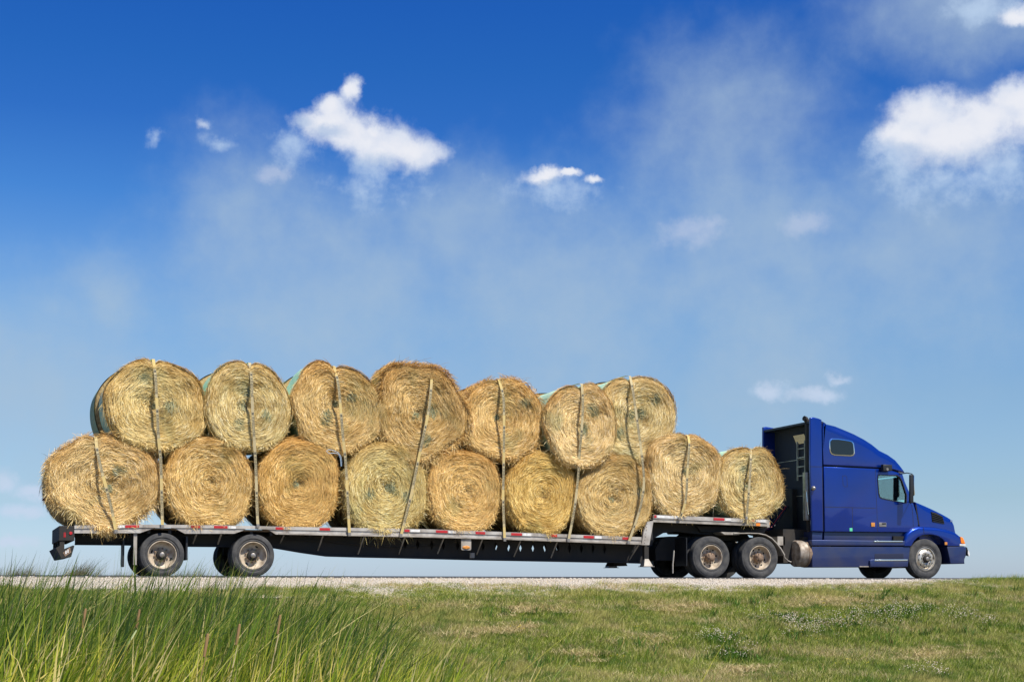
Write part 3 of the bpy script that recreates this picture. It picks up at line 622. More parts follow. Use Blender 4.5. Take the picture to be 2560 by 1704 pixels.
    if parts:
        Vs = []; Fs = []; nb = 0
        for P, wd, nn_ in parts:
            V, Fq = strands_mesh(P, wd, nn_); Vs.append(V+np.array([0, 0, oz0])); Fs.append(Fq+nb); nb += len(V)
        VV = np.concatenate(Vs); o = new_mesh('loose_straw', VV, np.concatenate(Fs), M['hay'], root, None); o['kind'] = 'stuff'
        rq = np.sqrt((VV[:, 0]/RX)**2+((VV[:, 2]-oz0)/RZ)**2); ow = np.clip((rq-.62)/.34, 0, 1)*np.clip(.35+.65*(VV[:, 2]-oz0)/RZ+.5*noise2(VV[:, 0]*2.2, VV[:, 2]*2.2, lseed+11), 0, 1)  # browner towards the upper rim: weathered outer hay, with curvature shading in the colour
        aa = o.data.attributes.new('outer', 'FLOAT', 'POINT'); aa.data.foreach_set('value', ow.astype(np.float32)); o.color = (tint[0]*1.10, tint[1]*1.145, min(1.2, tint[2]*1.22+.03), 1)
    # greenish clumps on the face
    if near and green:
        gs = []
        for k in range(int(3*green)+1):
            n = 240; a0 = r_.uniform(0, 2*PI); q0 = r_.uniform(.0, .12) if k == 0 else r_.uniform(.1, .75)
            rh0 = np.abs(r_.normal(q0, .055, n)); ph0 = a0+r_.normal(0, .055, n)/max(.12, q0); s_ = np.linspace(-.5, .5, 3)[None, :]; L = r_.uniform(.04, .12, n)
            x, y, z = surf(np.clip(rh0[:, None]+s_*r_.normal(0, .03, n)[:, None], .002, .97), ph0[:, None]+s_*(L/np.maximum(.12, rh0))[:, None]*.8)
            gs.append(strands_mesh(np.stack([x, y-.014-r_.uniform(0, .012, n)[:, None], z], -1), r_.uniform(.006, .013, n), np.stack([r_.normal(0, .4, n), -np.ones(n), r_.normal(0, .4, n)], -1)))
        nb = 0; Vs = []; Fs = []
        for V, Fq in gs: Vs.append(V+np.array([0, 0, oz0])); Fs.append(Fq+nb); nb += len(V)
        o = new_mesh('green_hay_clump', np.concatenate(Vs), np.concatenate(Fs), M['haygreen'], root, None); o['kind'] = 'stuff'
    return (X0, Z0, RX, RZ)
BT = [  # label, cx, cy, rx, ry (survey A), options
 ('shaggy golden bale at the rear end of the lower row, widest of them all', 240, 1107, 130, 107, dict(tint=(1.0, .90, .70), notch=(220, 1003), spc=(.12, -.06), loose=2.0, lump=1.5, green=.5, sq=2.2, shag=.22)),
 ('golden bale second from the rear in the lower row, between two tall straps', 481, 1108, 103, 106, dict(tint=(1.0, .87, .60), spc=(.08, .0), loose=1.2, lump=1.2)),
 ('orange gold bale of the lower row just ahead of the second trailer wheel', 688, 1112, 96, 104, dict(tint=(.98, .80, .48), spc=(.02, 0), loose=1.0, green=.3)),
 ('greenish gold bale of the lower row with a long hanging beard, between two straps', 889, 1122, 95, 107, dict(tint=(.96, .94, .70), spc=(-.02, .03), loose=2.2, green=1.0)),
 ('golden bale mid lower row whose spiral is bright at its centre', 1070, 1129, 86, 96, dict(tint=(1.04, .88, .58), spc=(.08, -.02))),
 ('smooth mustard bale of the lower row just left of a slanting strap', 1247, 1132, 82, 95, dict(tint=(1.0, .87, .50), spc=(.05, -.1), lump=.8)),
 ('tan bale at the front end of the lower deck with a small green core', 1417, 1140, 88, 97, dict(tint=(.92, .82, .60), spc=(-.0, -.09), green=.6, notch=(1478, 1062))),
 ('larger pale bale on the raised front deck beside the step', 1577, 1092, 89, 95, dict(tint=(1.06, 1.0, .86), notch=(1582, 1003), spc=(.05, .0), green=.3, loose=1.3)),
 ('foremost bale on the raised deck, nearest the blue cab', 1727, 1112, 76, 84, dict(tint=(1.0, .97, .80), notch=(1732, 1035), spc=(-.05, 0), green=.6, loose=1.6, wrap='g')),
 ('pale yellow bale at the rear end of the upper row, dark net beside it', 358, 933, 112, 109, dict(tint=(1.0, .95, .72), notch=(354, 826), spc=(-.05, -.05), green=.8, wrap='g', lump=1.3)),
 ('pale upper bale with a green core patch, second from the rear', 571, 935, 99, 102, dict(tint=(1.0, .98, .80), notch=(574, 835), spc=(0, 0), green=1.2, wrap='g')),
 ('upper bale third from the rear with a pale green netted top', 776, 938, 104, 101, dict(tint=(1.0, .88, .64), notch=(770, 840), spc=(-.03, .05), green=1.0, wrap='g')),
 ('ragged brown topped bale with loose hay, tallest in the upper row', 967, 950, 100, 112, dict(tint=(.90, .77, .54), spc=(0, 0), loose=2.2, lump=1.7, green=.7, shag=1.3)),
 ('golden upper bale to the right of the ragged one, with a vertical yellow strap', 1160, 964, 91, 95, dict(tint=(1.02, .88, .62), notch=(1146, 872), spc=(-.1, .0), green=.5, shag=.25, loose=1.4)),
 ('narrow upper bale standing proud of its row, netted top left of its strap', 1339, 978, 82, 95, dict(tint=(1.08, 1.0, .84), notch=(1335, 885), spc=(0, -.05), green=1.1, wrap='g', Y0=-.16, lump=1.3)),
 ('foremost bale of the upper row, above the step of the deck', 1465, 962, 89, 100, dict(tint=(1.0, .97, .82), notch=(1448, 866), spc=(.03, .1), green=1.1, wrap='g', Y0=.12, lump=1.3)),
]
BINFO = []
for i, (lb, cx_, cy_, rx_, ry_, o_) in enumerate(BT):
    o_ = dict(o_); wr = o_.pop('wrap', None)
    BINFO.append(bale(i, lb, cx_, cy_, rx_, ry_, wrap=netg if wr else None, **o_))
# far row, seen between and above the near ones
FT = ['behind the shaggy rear bale', 'behind the second bale', 'behind the third bale', 'behind the bearded bale', 'behind the bright spiral bale', 'behind the mustard bale', 'behind the green cored bale', 'behind the larger pale bale', 'behind the bale nearest the cab',
      'behind the rearmost upper bale', 'behind the second upper bale', 'behind the third upper bale', 'behind the ragged tall bale', 'behind the bale with the vertical yellow strap', 'behind the narrow proud bale', 'behind the foremost upper bale']
def far_bale(i):
    X0, Z0, RX, RZ = BINFO[i]
    if i == 12: RZ *= .94; Z0 -= .03
    ns = 96; phi = np.linspace(0, 2*PI, ns, endpoint=False); sc = [.0, .9, .98, 1.0, 1.005, 1.0, .97, .85, 0]; yy = [.0, .0, .03, .12, .5, 1.1, 1.2, 1.24, 1.24]
    rr = np.random.default_rng(70+i); k = (np.abs(np.cos(phi))**2.25+np.abs(np.sin(phi))**2.25)**(-1/2.25)*(1+.012*np.sin(2*phi+i)+.01*np.sin(5*phi+i*2))
    root = empty('hay_bale', (X0+rr.normal(0, .02)+{9: -.16, 10: -.2, 11: -.16, 13: -.05, 14: -.22, 15: -.12}.get(i, 0), 1.34, Z0-RZ), ['net wrapped hay bale in the far row, ', 'dim hay bale in the far row, '][i < 8]+FT[i], 'hay bale', 'round hay bales loaded on the flatbed trailer')
    V = np.concatenate([np.stack([np.cos(phi)*k*RX*s_*.98, np.full(ns, y_), np.sin(phi)*k*RZ*s_*.98+RZ], -1) for s_, y_ in zip(sc, yy)])
    a = np.arange(len(sc)-1)[:, None]*ns; j = np.arange(ns)[None, :]; j2 = (j+1) % ns
    Fq = np.stack([a+j, a+j2, a+ns+j2, a+ns+j], -1).reshape(-1, 4); new_mesh('packed_hay', V, Fq, M['haycore'], root, 180)
    if i >= 8 and i != 12:
        b_ = np.arange(3, 5)[:, None]*ns
        V2 = np.concatenate([np.stack([np.cos(phi)*k*RX*1.0*.99, np.full(ns, y_), np.sin(phi)*k*RZ*.99+RZ], -1) for y_ in (.04, .4, .8, 1.18)]); a = np.arange(3)[:, None]*ns
        new_mesh('net_wrap', V2, np.stack([a+j, a+j2, a+ns+j2, a+ns+j], -1).reshape(-1, 4), netm if i % 2 else netg, root, 180)
    else:
        n = 1800; ph0 = rr.uniform(0, 2*PI, n); y0 = rr.uniform(.0, 1.22, n); L = rr.uniform(.08, .3, n); s_ = np.linspace(-.5, .5, 4)[None, :]; pp = ph0[:, None]+s_*L[:, None]
        kk = (np.abs(np.cos(pp))**2.25+np.abs(np.sin(pp))**2.25)**(-1/2.25)*.985+rr.exponential(.012, n)[:, None]*(1+1.5*s_)
        P = np.stack([np.cos(pp)*kk*RX, y0[:, None]+0*s_, np.sin(pp)*kk*RZ+RZ], -1)
        V, Fq = strands_mesh(P, rr.uniform(.005, .013, n), np.stack([np.cos(ph0), rr.normal(0, .5, n), np.sin(ph0)], -1)); o = new_mesh('loose_straw', V, Fq, M['hay'], root, None); o['kind'] = 'stuff'; o.color = (1, .92, .74, 1)
for i in range(16): far_bale(i)

# ------------------------------------------------------------------ straps
tcu = bpy.data.curves.new('word', 'FONT'); tcu.body = 'KINEDYNE'; tcu.size = 1.0; tcu.space_character = 1.08
tob = bpy.data.objects.new('word', tcu); COL.objects.link(tob); dg = bpy.context.evaluated_depsgraph_get(); dg.update()
tme = bpy.data.meshes.new_from_object(tob.evaluated_get(dg)); TV = np.array([v.co[:] for v in tme.vertices]); TF = [tuple(p.vertices) for p in tme.polygons]; COL.objects.unlink(tob); bpy.data.objects.remove(tob); bpy.data.meshes.remove(tme)
TV[:, 0] -= TV[:, 0].min(); TV[:, 1] -= TV[:, 1].min(); TWD, THT = TV[:, 0].max(), TV[:, 1].max()
def catmull(P, n=8):
    P = [Vector(p) for p in P]; Q = [P[0]*2-P[1]]+P+[P[-1]*2-P[-2]]; out = []
    for i in range(1, len(Q)-2):
        for k in range(n):
            t = k/n; a, b, c, d = Q[i-1:i+3]; out.append(.5*((2*b)+(c-a)*t+(2*a-5*b+4*c-d)*t*t+(3*b-a-3*c+d)*t**3))
    out.append(P[-1]); return out
def strap(label, px, Yf, top_far_z, words=((.5, 1), (1.2, 1), (1.9, 1)), pale=False, width=.062):
    Yf = [Yf[0]]+[q*.72 for q in Yf[1:-1]]+[Yf[-1]]
    P = [Vector((W(x, y, Yy)[0], Yy, W(x, y, Yy)[1])) for (x, y), Yy in zip(px, Yf)]
    p0 = P[0]; over = [Vector((p0.x, 2.66, p0.z-.35)), Vector((p0.x, 2.5, p0.z-.02)), Vector((p0.x, 2.0, p0.z+.075)), Vector((p0.x, 1.3, p0.z+.08)), Vector((p0.x, .6, p0.z+.085)), Vector((p0.x, p0.y+.20, p0.z+.075)), Vector((p0.x, p0.y+.04, p0.z+.05))]
    low = [Vector((p0.x, 2.68, 1.0))]
    pts = catmull(low+over+P, 6)
    root = empty('ratchet_strap', (P[-1].x, P[-1].y, P[-1].z), label, 'strap', 'yellow webbing straps holding the bales')
    n = len(pts); SV = []
    for i in range(n):
        t = (pts[min(i+1, n-1)]-pts[max(0, i-1)]).normalized(); s = Vector((1, 0, 0))-t*t.x; s.normalize(); SV.append(s)
    cum = [0]
    for i in range(1, n): cum.append(cum[-1]+(pts[i]-pts[i-1]).length)
    def at(d):
        d = max(0, min(cum[-1]-1e-4, d)); i = int(np.searchsorted(cum, d))-1; i = max(0, min(n-2, i)); f = (d-cum[i])/(cum[i+1]-cum[i]+1e-9)
        p = pts[i].lerp(pts[i+1], f); s = SV[i].lerp(SV[i+1], f).normalized(); t = (pts[i+1]-pts[i]).normalized(); nn = t.cross(s); return p, s, nn
    def strip(name, d0, d1, w0, w1, lift, mt, step=.06):
        k = max(2, int((d1-d0)/step)+1); V = []; 
        for q in range(k):
            p, s, nn = at(d0+(d1-d0)*q/(k-1))
            if nn.y > .0 and p.y < .3: nn = -nn
            if p.y >= .3 and nn.z < 0: nn = -nn
            for a in (w0, w1):
                for h in (lift, lift-.004): V.append(tuple(p+s*a+nn*h))
        f = []
        for q in range(k-1):
            b = q*4; f += [(b, b+2, b+6, b+4), (b+1, b+5, b+7, b+3), (b, b+4, b+5, b+1), (b+2, b+3, b+7, b+6)]
        B = MB(); B.add(V, f); return B.build(name, mt, root, None)
    tot = cum[-1]; face0 = cum[(len(low)+len(over))*6]; L = tot-face0
    hw = width/2
    strip('webbing', 0, tot, -hw, hw, 0, M['strapg'] if pale else M['strap'])
    d = face0+.18; kk = 0
    while d < tot-.15:
        e = min(tot-.02, d+.62)
        strip('faded_print', d, e, -hw*.93, hw*.93, .003, M['strapg'])
        strip('ink_block', d+.03, d+.08, -hw*.6, hw*.6, .006, M['ink'])
        # printed word, reads down the strap
        if e-d > .5:
            sx = .42/TWD; sy = .050/THT; V = []
            for (a, b, _) in TV:
                p, s, nn = at(d+.13+a*sx)
                if nn.y > 0: nn = -nn
                V.append(tuple(p+s*(.025-b*sy)*-1+nn*.0065))
            B = MB(); B.add(V, TF); B.build('printed_word', M['ink'], root, None)
            strip('ink_line', d+.02, e, hw*.78, hw*.86, .005, M['ink'])
        d += .86
    # flat hook on the rail
    p, s, nn = at(tot-.01); B = MB(); B.box(p.x-hw, p.x+hw, p.y-.012, p.y+.02, p.z-.03, p.z+.05); B.build('flat_hook', M['steel'], root, None)
YC = -.135
strap('strap slanting across the shaggy rear bale', [(240, 1098), (243, 1125), (254, 1175), (267.5, 1226), (281, 1280), (290, 1330)], [.0, -.09, -.16, -.17, -.14, -.09], 0)
strap('first strap from the rear that crosses both rows, passing left of the second lower bale', [(384, 903), (389, 944), (393, 1023), (396, 1089), (401, 1140), (403, 1185), (405, 1269), (406, 1318)], [.02, -.10, -.15, -.14, -.11, -.10, -.08, -.06], 0)
strap('strap over the upper bale with the green core patch', [(625, 912), (629, 950), (632, 1038), (636, 1104), (640, 1178), (642, 1253), (645, 1316)], [.02, -.10, -.15, -.14, -.10, -.08, -.06], 0, pale=True)
strap('brightest yellow strap, beside the loop of pale blue twine', [(836, 920), (846, 962), (853, 1038), (858, 1097), (864, 1153), (869, 1240), (874, 1337)], [.02, -.11, -.15, -.14, -.11, -.11, -.06], 0)
strap('strap leaning left down the ragged tall bale', [(1079, 952), (1073, 1018), (1059, 1089), (1044, 1158), (1031, 1224), (1018, 1278), (1002, 1340)], [-.02, -.15, -.17, -.14, -.15, -.15, -.08], 0)
strap('vertical yellow strap on the golden upper bale mid row', [(1249, 954), (1258, 990), (1260, 1040), (1260, 1089), (1259, 1178), (1258, 1253), (1262, 1350)], [.0, -.10, -.15, -.15, -.11, -.09, -.06], 0)
strap('strap down the narrow proud bale, leaning left at its foot', [(1455, 964), (1457, 1010), (1455, 1066), (1449, 1130), (1444, 1206), (1435, 1278), (1421, 1352)], [-.14, -.27, -.30, -.24, -.14, -.12, -.06], 0, pale=True)
strap('strap from the foremost upper bale, hanging free before crossing the lower one', [(1576, 944), (1583, 982), (1595, 1066), (1608, 1168), (1609, 1219), (1598, 1278), (1571, 1357)], [.12, -.02, -.13, -.19, -.17, -.17, -.07], 0, pale=True)
strap('strap on the larger pale bale of the raised deck', [(1721, 1092), (1723, 1110), (1719, 1175), (1715, 1244), (1706, 1279), (1698, 1297)], [.02, -.10, -.17, -.16, -.12, -.05], 0)
strap('pale strap on the bale nearest the cab', [(1877, 1128), (1877, 1150), (1874, 1206), (1866, 1296)], [.02, -.10, -.17, -.07], 0, pale=True)
# twine loop
B = MB(); tp = [(855, 1228), (840, 1222), (818, 1128+5), (822, 1125), (835, 1126), (848, 1132), (853, 1145), (855, 1165)]
tp = [(816, 1127), (822, 1123), (832, 1125), (845, 1130), (852, 1140), (854, 1152), (854, 1165)]; tp2 = [(816, 1127), (822, 1133), (836, 1132), (846, 1134), (851, 1146), (852, 1165)]
for q in (tp, tp2): B.tube([(W(x, y, -.12)[0], -.12, W(x, y, -.12)[1]) for x, y in q], .005, 5)
tag(B.build('twine', M['twine'], None), 'loose loop of pale blue twine between the bales', 'twine')

# ------------------------------------------------------------------ wheels
def make_tyre(R, wd, hub):     # outer face at y=0, going +y
    B = MB(); s = wd
    pr = [(hub, .035), (hub+.015, .012), (hub+.035, .004), (hub+.055, .010), (hub+.07, .0), (R*.80, -.006), (R*.86, -.004), (R*.90, .002), (R*.905, .008), (R*.945, .010), (R*.975, .018), (R*.99, .028)]
    n = 60; 
    pr += [(R, .045), (R, .09), (R-.012, .094), (R-.012, .106), (R, .11), (R, .155), (R-.012, .159), (R-.012, .171), (R, .175)] + [(R, s-.045), (R*.985, s-.02), (R*.9, s), (hub+.05, s), (hub, s-.04)]
    B.lathe(pr, n); return B
def wheel_proto(kind):
    """returns list of (name, MB, material, sub material) at origin"""
    out = []
    if kind == 'trailer':
        R, wd, hub = .465, .25, .292; rim = M['rimw']
        B = MB(); B.lathe([(.302, .022), (.300, .006), (.288, .004), (.280, .018), (.272, .05), (.262, .10), (.245, .125), (.20, .145), (.14, .150), (.125, .135), (.12, .125)], 48); B.lathe([(.125, .13), (0, .13)], 48)
        out.append(('rim', B, rim)); 
        B = MB(); B.lathe([(.118, .15), (.112, .06), (.10, .04), (.075, .03), (.07, .02), (.0, .02)], 28); out.append(('hub', B, M['chassis']))
        B = MB(); B.lathe([(.055, .03), (.053, .0), (.035, -.008), (0, -.008)], 24); out.append(('hub_cap', B, M['steel']))
        B = MB()
        for j in range(10):
            a = 2*PI*j/10; B.lathe([(.019, .155), (.018, .118), (0, .114)], 8, (.145*math.cos(a), 0, .145*math.sin(a)))
        out.append(('lug_nuts', B, M['rust']))
        holes = [(.215, 1.40, .030), (.215, -1.85, .030), (.215, .35, .0)]
        for (rr, a, q) in holes:
            if q: 
                B = MB(); B.lathe([(0, 0), (q*.7, 0), (q, .006)], 14); c, s_ = math.cos(a), math.sin(a)
                B.v = [(rr*c-x*s_*1.3+z*c*.7, .131+y*.5, rr*s_+x*c*1.3+z*s_*.7) for x, y, z in B.v]; out.append(('hand_hole', B, M['hole']))
    elif kind == 'drive':
        R, wd, hub = .515, .26, .292; rim = M['rimw']
        B = MB(); B.lathe([(.302, .022), (.300, .006), (.288, .004), (.278, .018), (.270, .05), (.26, .12), (.24, .145), (.19, .155), (.12, .155)], 48); B.lathe([(.13, .154), (0, .154)], 48); out.append(('rim', B, rim))
        B = MB(); B.lathe([(.115, .155), (.11, .04), (.09, .015), (.075, .01), (.072, -.02), (.05, -.03), (0, -.03)], 24)
        out.append(('hub', B, M['rust']))
        B = MB()
        for j in range(8):
            a = 2*PI*j/8; B.lathe([(.014, .03), (.013, -.005), (0, -.008)], 6, (.092*math.cos(a), 0, .092*math.sin(a)))
        for j in range(10):
            a = 2*PI*j/10+.2; B.lathe([(.018, .155), (.017, .120), (0, .116)], 8, (.145*math.cos(a), 0, .145*math.sin(a)))
        out.append(('lug_nuts', B, M['rust']))
        for j in range(8):
            a = 2*PI*j/8+.2; q = .026; B = MB(); B.lathe([(0, 0), (q*.7, 0), (q, .006)], 12); B.v = [(.212*math.cos(a)+x, .146+y*.4, .212*math.sin(a)+z) for x, y, z in B.v]; out.append(('hand_hole', B, M['hole']))
    else:
        R, wd, hub = .52, .28, .292; rim = M['rima']
        B = MB(); B.lathe([(.302, .022), (.300, .006), (.288, .004), (.282, .018), (.276, .04), (.262, .045), (.245, .02), (.20, -.012), (.165, -.02), (.14, -.018), (.11, -.005)], 48); B.lathe([(.112, -.004), (0, -.004)], 48); out.append(('rim', B, rim))
        B = MB(); B.lathe([(.10, -.004), (.098, -.045), (.085, -.06), (.055, -.062)], 28); out.append(('hub', B, M['chassis']))
        B = MB(); B.lathe([(.056, -.05), (.054, -.085), (.03, -.095), (0, -.095)], 24); out.append(('hub_cap', B, M['steel']))
        B = MB()
        for j in range(10):
            a = 2*PI*j/10; B.lathe([(.018, -.015), (.017, -.05), (0, -.054)], 8, (.142*math.cos(a), 0, .142*math.sin(a)))
        out.append(('lug_nuts', B, M['steel']))
        for j in range(10):
            a = 2*PI*j/10+.31; q = .026; B = MB(); B.lathe([(0, 0), (q*.7, 0), (q, .006)], 12); c, s_ = math.cos(a), math.sin(a)
            B.v = [(.222*c+x*s_*.8*-1.1+z*c*.8, -.004+y*.4, .222*s_+x*c*1.1+z*s_*.8) for x, y, z in B.v]; out.append(('hand_hole', B, M['hole']))
    out.insert(0, ('tyre', make_tyre(R, wd, hub), M['tyre']))
    return out, R, wd
WCACHE = {}
def wheel(kind, parent, x, y, rot, dual=False, far=False):
    """a wheel part; far ones face the other side"""
    if kind not in WCACHE:
        lst, R, wd = wheel_proto(kind); ms = []
        for nm, B, mt in lst:
            o = new_mesh(nm, B.v, B.f, mt, None, 35); bmx = bmesh.new(); bmx.from_mesh(o.data); bmesh.ops.recalc_face_normals(bmx, faces=bmx.faces); bmx.to_mesh(o.data); bmx.free(); o.data.set_sharp_from_angle(angle=math.radians(35))
            ms.append((nm, o.data)); bpy.data.objects.remove(o)
        WCACHE[kind] = (ms, R, wd)
    ms, R, wd = WCACHE[kind]
    e = bpy.data.objects.new('wheel', None); COL.objects.link(e); e.parent = parent; pl = parent.location
    e.location = (x-pl.x, y-pl.y, R-pl.z-.004); e.rotation_euler = (0, rot, PI if far else 0); e.empty_display_size = .2
    for nm, me in ms:
        o = bpy.data.objects.new(nm, me); COL.objects.link(o); o.parent = e
    if dual:
        o = bpy.data.objects.new('tyre', ms[0][1]); COL.objects.link(o); o.parent = e; o.location = (0, .325, 0)
        B = MB(); B.lathe([(.29, .30), (.29, .36)], 24); q = new_mesh('inner_rim', B.v+[(0, .36, 0)], B.f+[(24+j, 24+(j+1) % 24, 48) for j in range(24)], M['chassis'], e, 30)
    return e

# ------------------------------------------------------------------ trailer
TX, _ = W(405, 1441)
tr = empty('flatbed_trailer', (6.0, 1.3, 0), 'long step deck flatbed trailer stacked with round hay bales', 'trailer')
def A3(px, py, Y=0.0): x, z = W(px, py, Y); return (x, Y, z)
def rail(pts_top, pts_bot, name='side_rail'):
    for (y0, y1) in ((0.0, .07), (2.53, 2.6)):
        B = MB(); B.prism([W(*p) for p in pts_top]+[W(*p) for p in pts_bot[::-1]], y0, y1); B.build(name, M['alu'], tr, 20)
        # flange ledge
    return
top = [(186, 1313), (348, 1310.5), (535, 1312), (715, 1316), (1058, 1322), (1227, 1328), (1603, 1342)]
def topy(x): return float(np.interp(x, [a for a, b in top], [b for a, b in top]))
def boty(x): return float(np.interp(x, [186, 727, 1033, 1253, 1603], [1332, 1335.5, 1342, 1348, 1361]))
# pieces of the lower rail: notched over the wheels
def railpiece(x0, x1, notched=False):
    t_ = [(x, topy(x)) for x in np.linspace(x0, x1, 5)]
    if notched: b_ = [(x0, topy(x0)+8), (x1, topy(x1)+8)]
    else: b_ = [(x0, boty(x0)), (x1, boty(x1))]
    rail(t_, b_)
def railpoly(xs_b):
    for (y0, y1) in ((0.0, .07), (2.53, 2.6)):
        t_ = [(x, topy(x)) for x in (186, 348, 535, 690, 715, 1058, 1227, 1603)]
        B = MB(); B.prism([W(*p) for p in t_]+[W(*p) for p in xs_b[::-1]], y0, y1); B.build('side_rail', M['alu'], tr, 20)
# strips: head rail (upper bright lip) and lower web with cut-outs
web = [(186, 1332), (350, 1331.5), (372, 1324), (392, 1317), (418, 1316.5), (440, 1321), (462, 1333), (586, 1333), (606, 1326), (622, 1318), (650, 1318.5), (672, 1324), (690, 1335), (1033, 1342), (1253, 1348), (1603, 1361)]
railpoly(web)
for (y0, y1) in ((-.018, .0), (2.6, 2.618)):      # proud upper lip
    B = MB(); xs_ = (186, 348, 535, 715, 1058, 1227, 1603); B.prism([W(x, topy(x)-.3) for x in xs_]+[W(x, topy(x)+7.5) for x in xs_[::-1]], y0, y1); B.build('rail_lip', M['alu'], tr, 20)
    B = MB(); B.prism([W(x, y) for x, y in ((696, 1335), (1033, 1341.6), (1253, 1347.6), (1603, 1360.5))]+[W(x, y) for x, y in ((1603, 1357.5), (1253, 1344.6), (1033, 1338.6), (696, 1332))], y0, y1); B.build('rail_foot', M['aludull'], tr, 20)
# reflective tape
def tape(x0, x1, col, up=False):
    f = (lambda x: topy(x)+1.2) if not up else (lambda x: np.interp(x, [1634, 1918], [1287, 1299]))
    Y = -.022; B = MB(); B.prism([W(x0, f(x0), Y), W(x1, f(x1), Y), W(x1, f(x1)+6.2, Y), W(x0, f(x0)+6.2, Y)], Y-.001, Y+.002); B.build('reflector', M[col], tr, None, label=('red' if col == 'red' else 'white')+' reflective tape')
for a, b in [(251, 284), (313, 348), (478, 500), (535, 569), (689, 709), (799, 825), (1011, 1024), (1090, 1119), (1189, 1213), (1278, 1305), (1378, 1393), (1459, 1485), (1556, 1574)]: tape(a, b, 'red')
for a, b in [(286, 311), (571, 590), (1026, 1050), (1121, 1140), (1306, 1328), (1487, 1504)]: tape(a, b, 'white')
for a, b in [(1636, 1641), (1784, 1811), (1872, 1887)]: tape(a, b, 'red', True)
for a, b in [(1813, 1828), (1889, 1914), (1643, 1700)]: tape(a, b, 'white', True)
# deck planks of both decks (between rails)
z0 = W(186, 1313)[1]; z1 = W(1603, 1342)[1]; xa = W(186, 1313)[0]; xb = W(1603, 1342)[0]
for k in range(12):
    y0 = .08+k*.2035; B = MB(); B.prism([(xa, z0-.045), (xb, z1-.045), (xb, z1-.010), (xa, z0-.010)], y0, y0+.197); B.build('deck_plank', M['plank'], tr, None)
# girders with lozenge openings
def girder(Y):
    P = [(187, 1330), (600, 1334), (1000, 1338), (1250, 1345), (1612, 1358), (1612, 1407), (1571, 1405.6), (1200, 1398.5), (982, 1393), (900, 1391.5), (816, 1389), (753, 1380), (689, 1369), (640, 1366), (463, 1364.5), (302, 1361), (187, 1360)]
    B = MB(); B.prism([W(x, y, Y) for x, y in P], Y-.012, Y+.012); o = B.build('girder', M['frame'], tr, None)
    C_ = MB()
    if Y > 1: Xs = [W(x, 1365, .5)[0] for x in GX]
    else: Xs = [W(x, 1365, Y)[0] for x in GX]
    for k, X in enumerate(Xs):
        zc = W(GX[k], 1360+(GX[k]-1013)*.022, .5)[1]; C_.prism([(X-.045, zc), (X, zc-.12), (X+.045, zc), (X, zc+.12)], Y-.1, Y+.1)
    c = new_mesh('cut', C_.v, C_.f, M['frame']); bmx = bmesh.new(); bmx.from_mesh(c.data); bmesh.ops.recalc_face_normals(bmx, faces=bmx.faces); bmx.to_mesh(c.data); bmx.free()
    c.location = (0, 0, 0); md = o.modifiers.new('b', 'BOOLEAN'); md.object = c; md.operation = 'DIFFERENCE'; md.solver = 'EXACT'
    dg = bpy.context.evaluated_depsgraph_get(); dg.update(); me = bpy.data.meshes.new_from_object(o.evaluated_get(dg)); o.modifiers.clear(); o.data = me; bpy.data.objects.remove(c)
    for (dz, nm) in ((0, 'girder_flange'),):
        pass
    B = MB(); lo = P[5:]; ptsb = [W(x, y, Y) for x, y in lo]; B.prism([(x, z+.012) for x, z in ptsb]+[(x, z-.012) for x, z in ptsb[::-1]], Y-.08, Y+.08); B.build('girder_flange', M['frame'], tr, None)
GX = [1013, 1044, 1079, 1108, 1144, 1175, 1207, 1239, 1271, 1301, 1332, 1362, 1394, 1423, 1453, 1482, 1511]
girder(.5); girder(2.1)
# cross members under the deck
for k in range(30):
    f = (k+.5)/30; X = xa+(xb-xa)*f; Z = z0+(z1-z0)*f
    B = MB(); B.box(X-.03, X+.03, .07, 2.53, Z-.13, Z-.048); B.build('cross_member', M['frame'], tr, None)
# slanting outrigger braces
for (a, b, c, d) in [(430, 935, 395, 1005), (815, 935, 765, 1080), (1215, 950, 1160, 1115), (1615, 955, 1560, 1115), (2000, 960, 1940, 1110)]:
    B = MB(); B.tube([A3(600+a/3.927, 1100+b/3.927, .06), A3(600+c/3.927, 1100+d/3.927, .46)], .017, 6); B.build('brace', M['aludull'], tr, 30)
for (a, b, c, d) in [(415, 975, 360, 1120), (790, 990, 725, 1140), (1150, 1000, 1090, 1150), (1950, 1025, 1860, 1170)]:
    B = MB(); B.tube([A3(1100+a/3.927, 1100+b/3.927, .06), A3(1100+c/3.927, 1100+d/3.927, .46)], .017, 6); B.build('brace', M['aludull'], tr, 30)
for (a, b, c, d) in [(1535, 1028, 1500, 1110), (1765, 1028, 1735, 1115)]:
    B = MB(); B.tube([A3(80+a/3.733, 1060+b/3.733, .06), A3(80+c/3.733, 1060+d/3.733, .40)], .020, 6); B.build('brace', M['aludull'], tr, 30)
B = MB(); B.tube([A3(x, y, .42) for x, y in ((700, 1350), (800, 1352), (900, 1362), (1000, 1368), (1100, 1362))], .008, 5); B.build('air_line', M['chassis'], tr, 30)
# marker plate
Y = .02
B = MB(); B.prism([W(*p, Y) for p in ((1153, 1345), (1178, 1346), (1178, 1372), (1176, 1374.5), (1155, 1374), (1153, 1371.5))], Y, Y+.01); pl_ = B.build('marker_plate', M['aludull'], tr, None)
x_, z_ = W(1165.5, 1367.5, Y); B = MB(); B.lathe([(.0, -.02), (.07, -.02), (.09, -.012), (.095, 0)], 24); B.v = [(x_+a, Y+b, z_+c*.42) for a, b, c in B.v]; B.build('marker_lamp', M['amber'], pl_, 40)
B = MB(); q = W(1175, 1381, .3); q2 = W(1186, 1394, .3); B.box(q[0], q2[0], .28, .34, q2[1], q[1]); B.build('junction_box', M['aludull'], tr, None, bevel=.006)
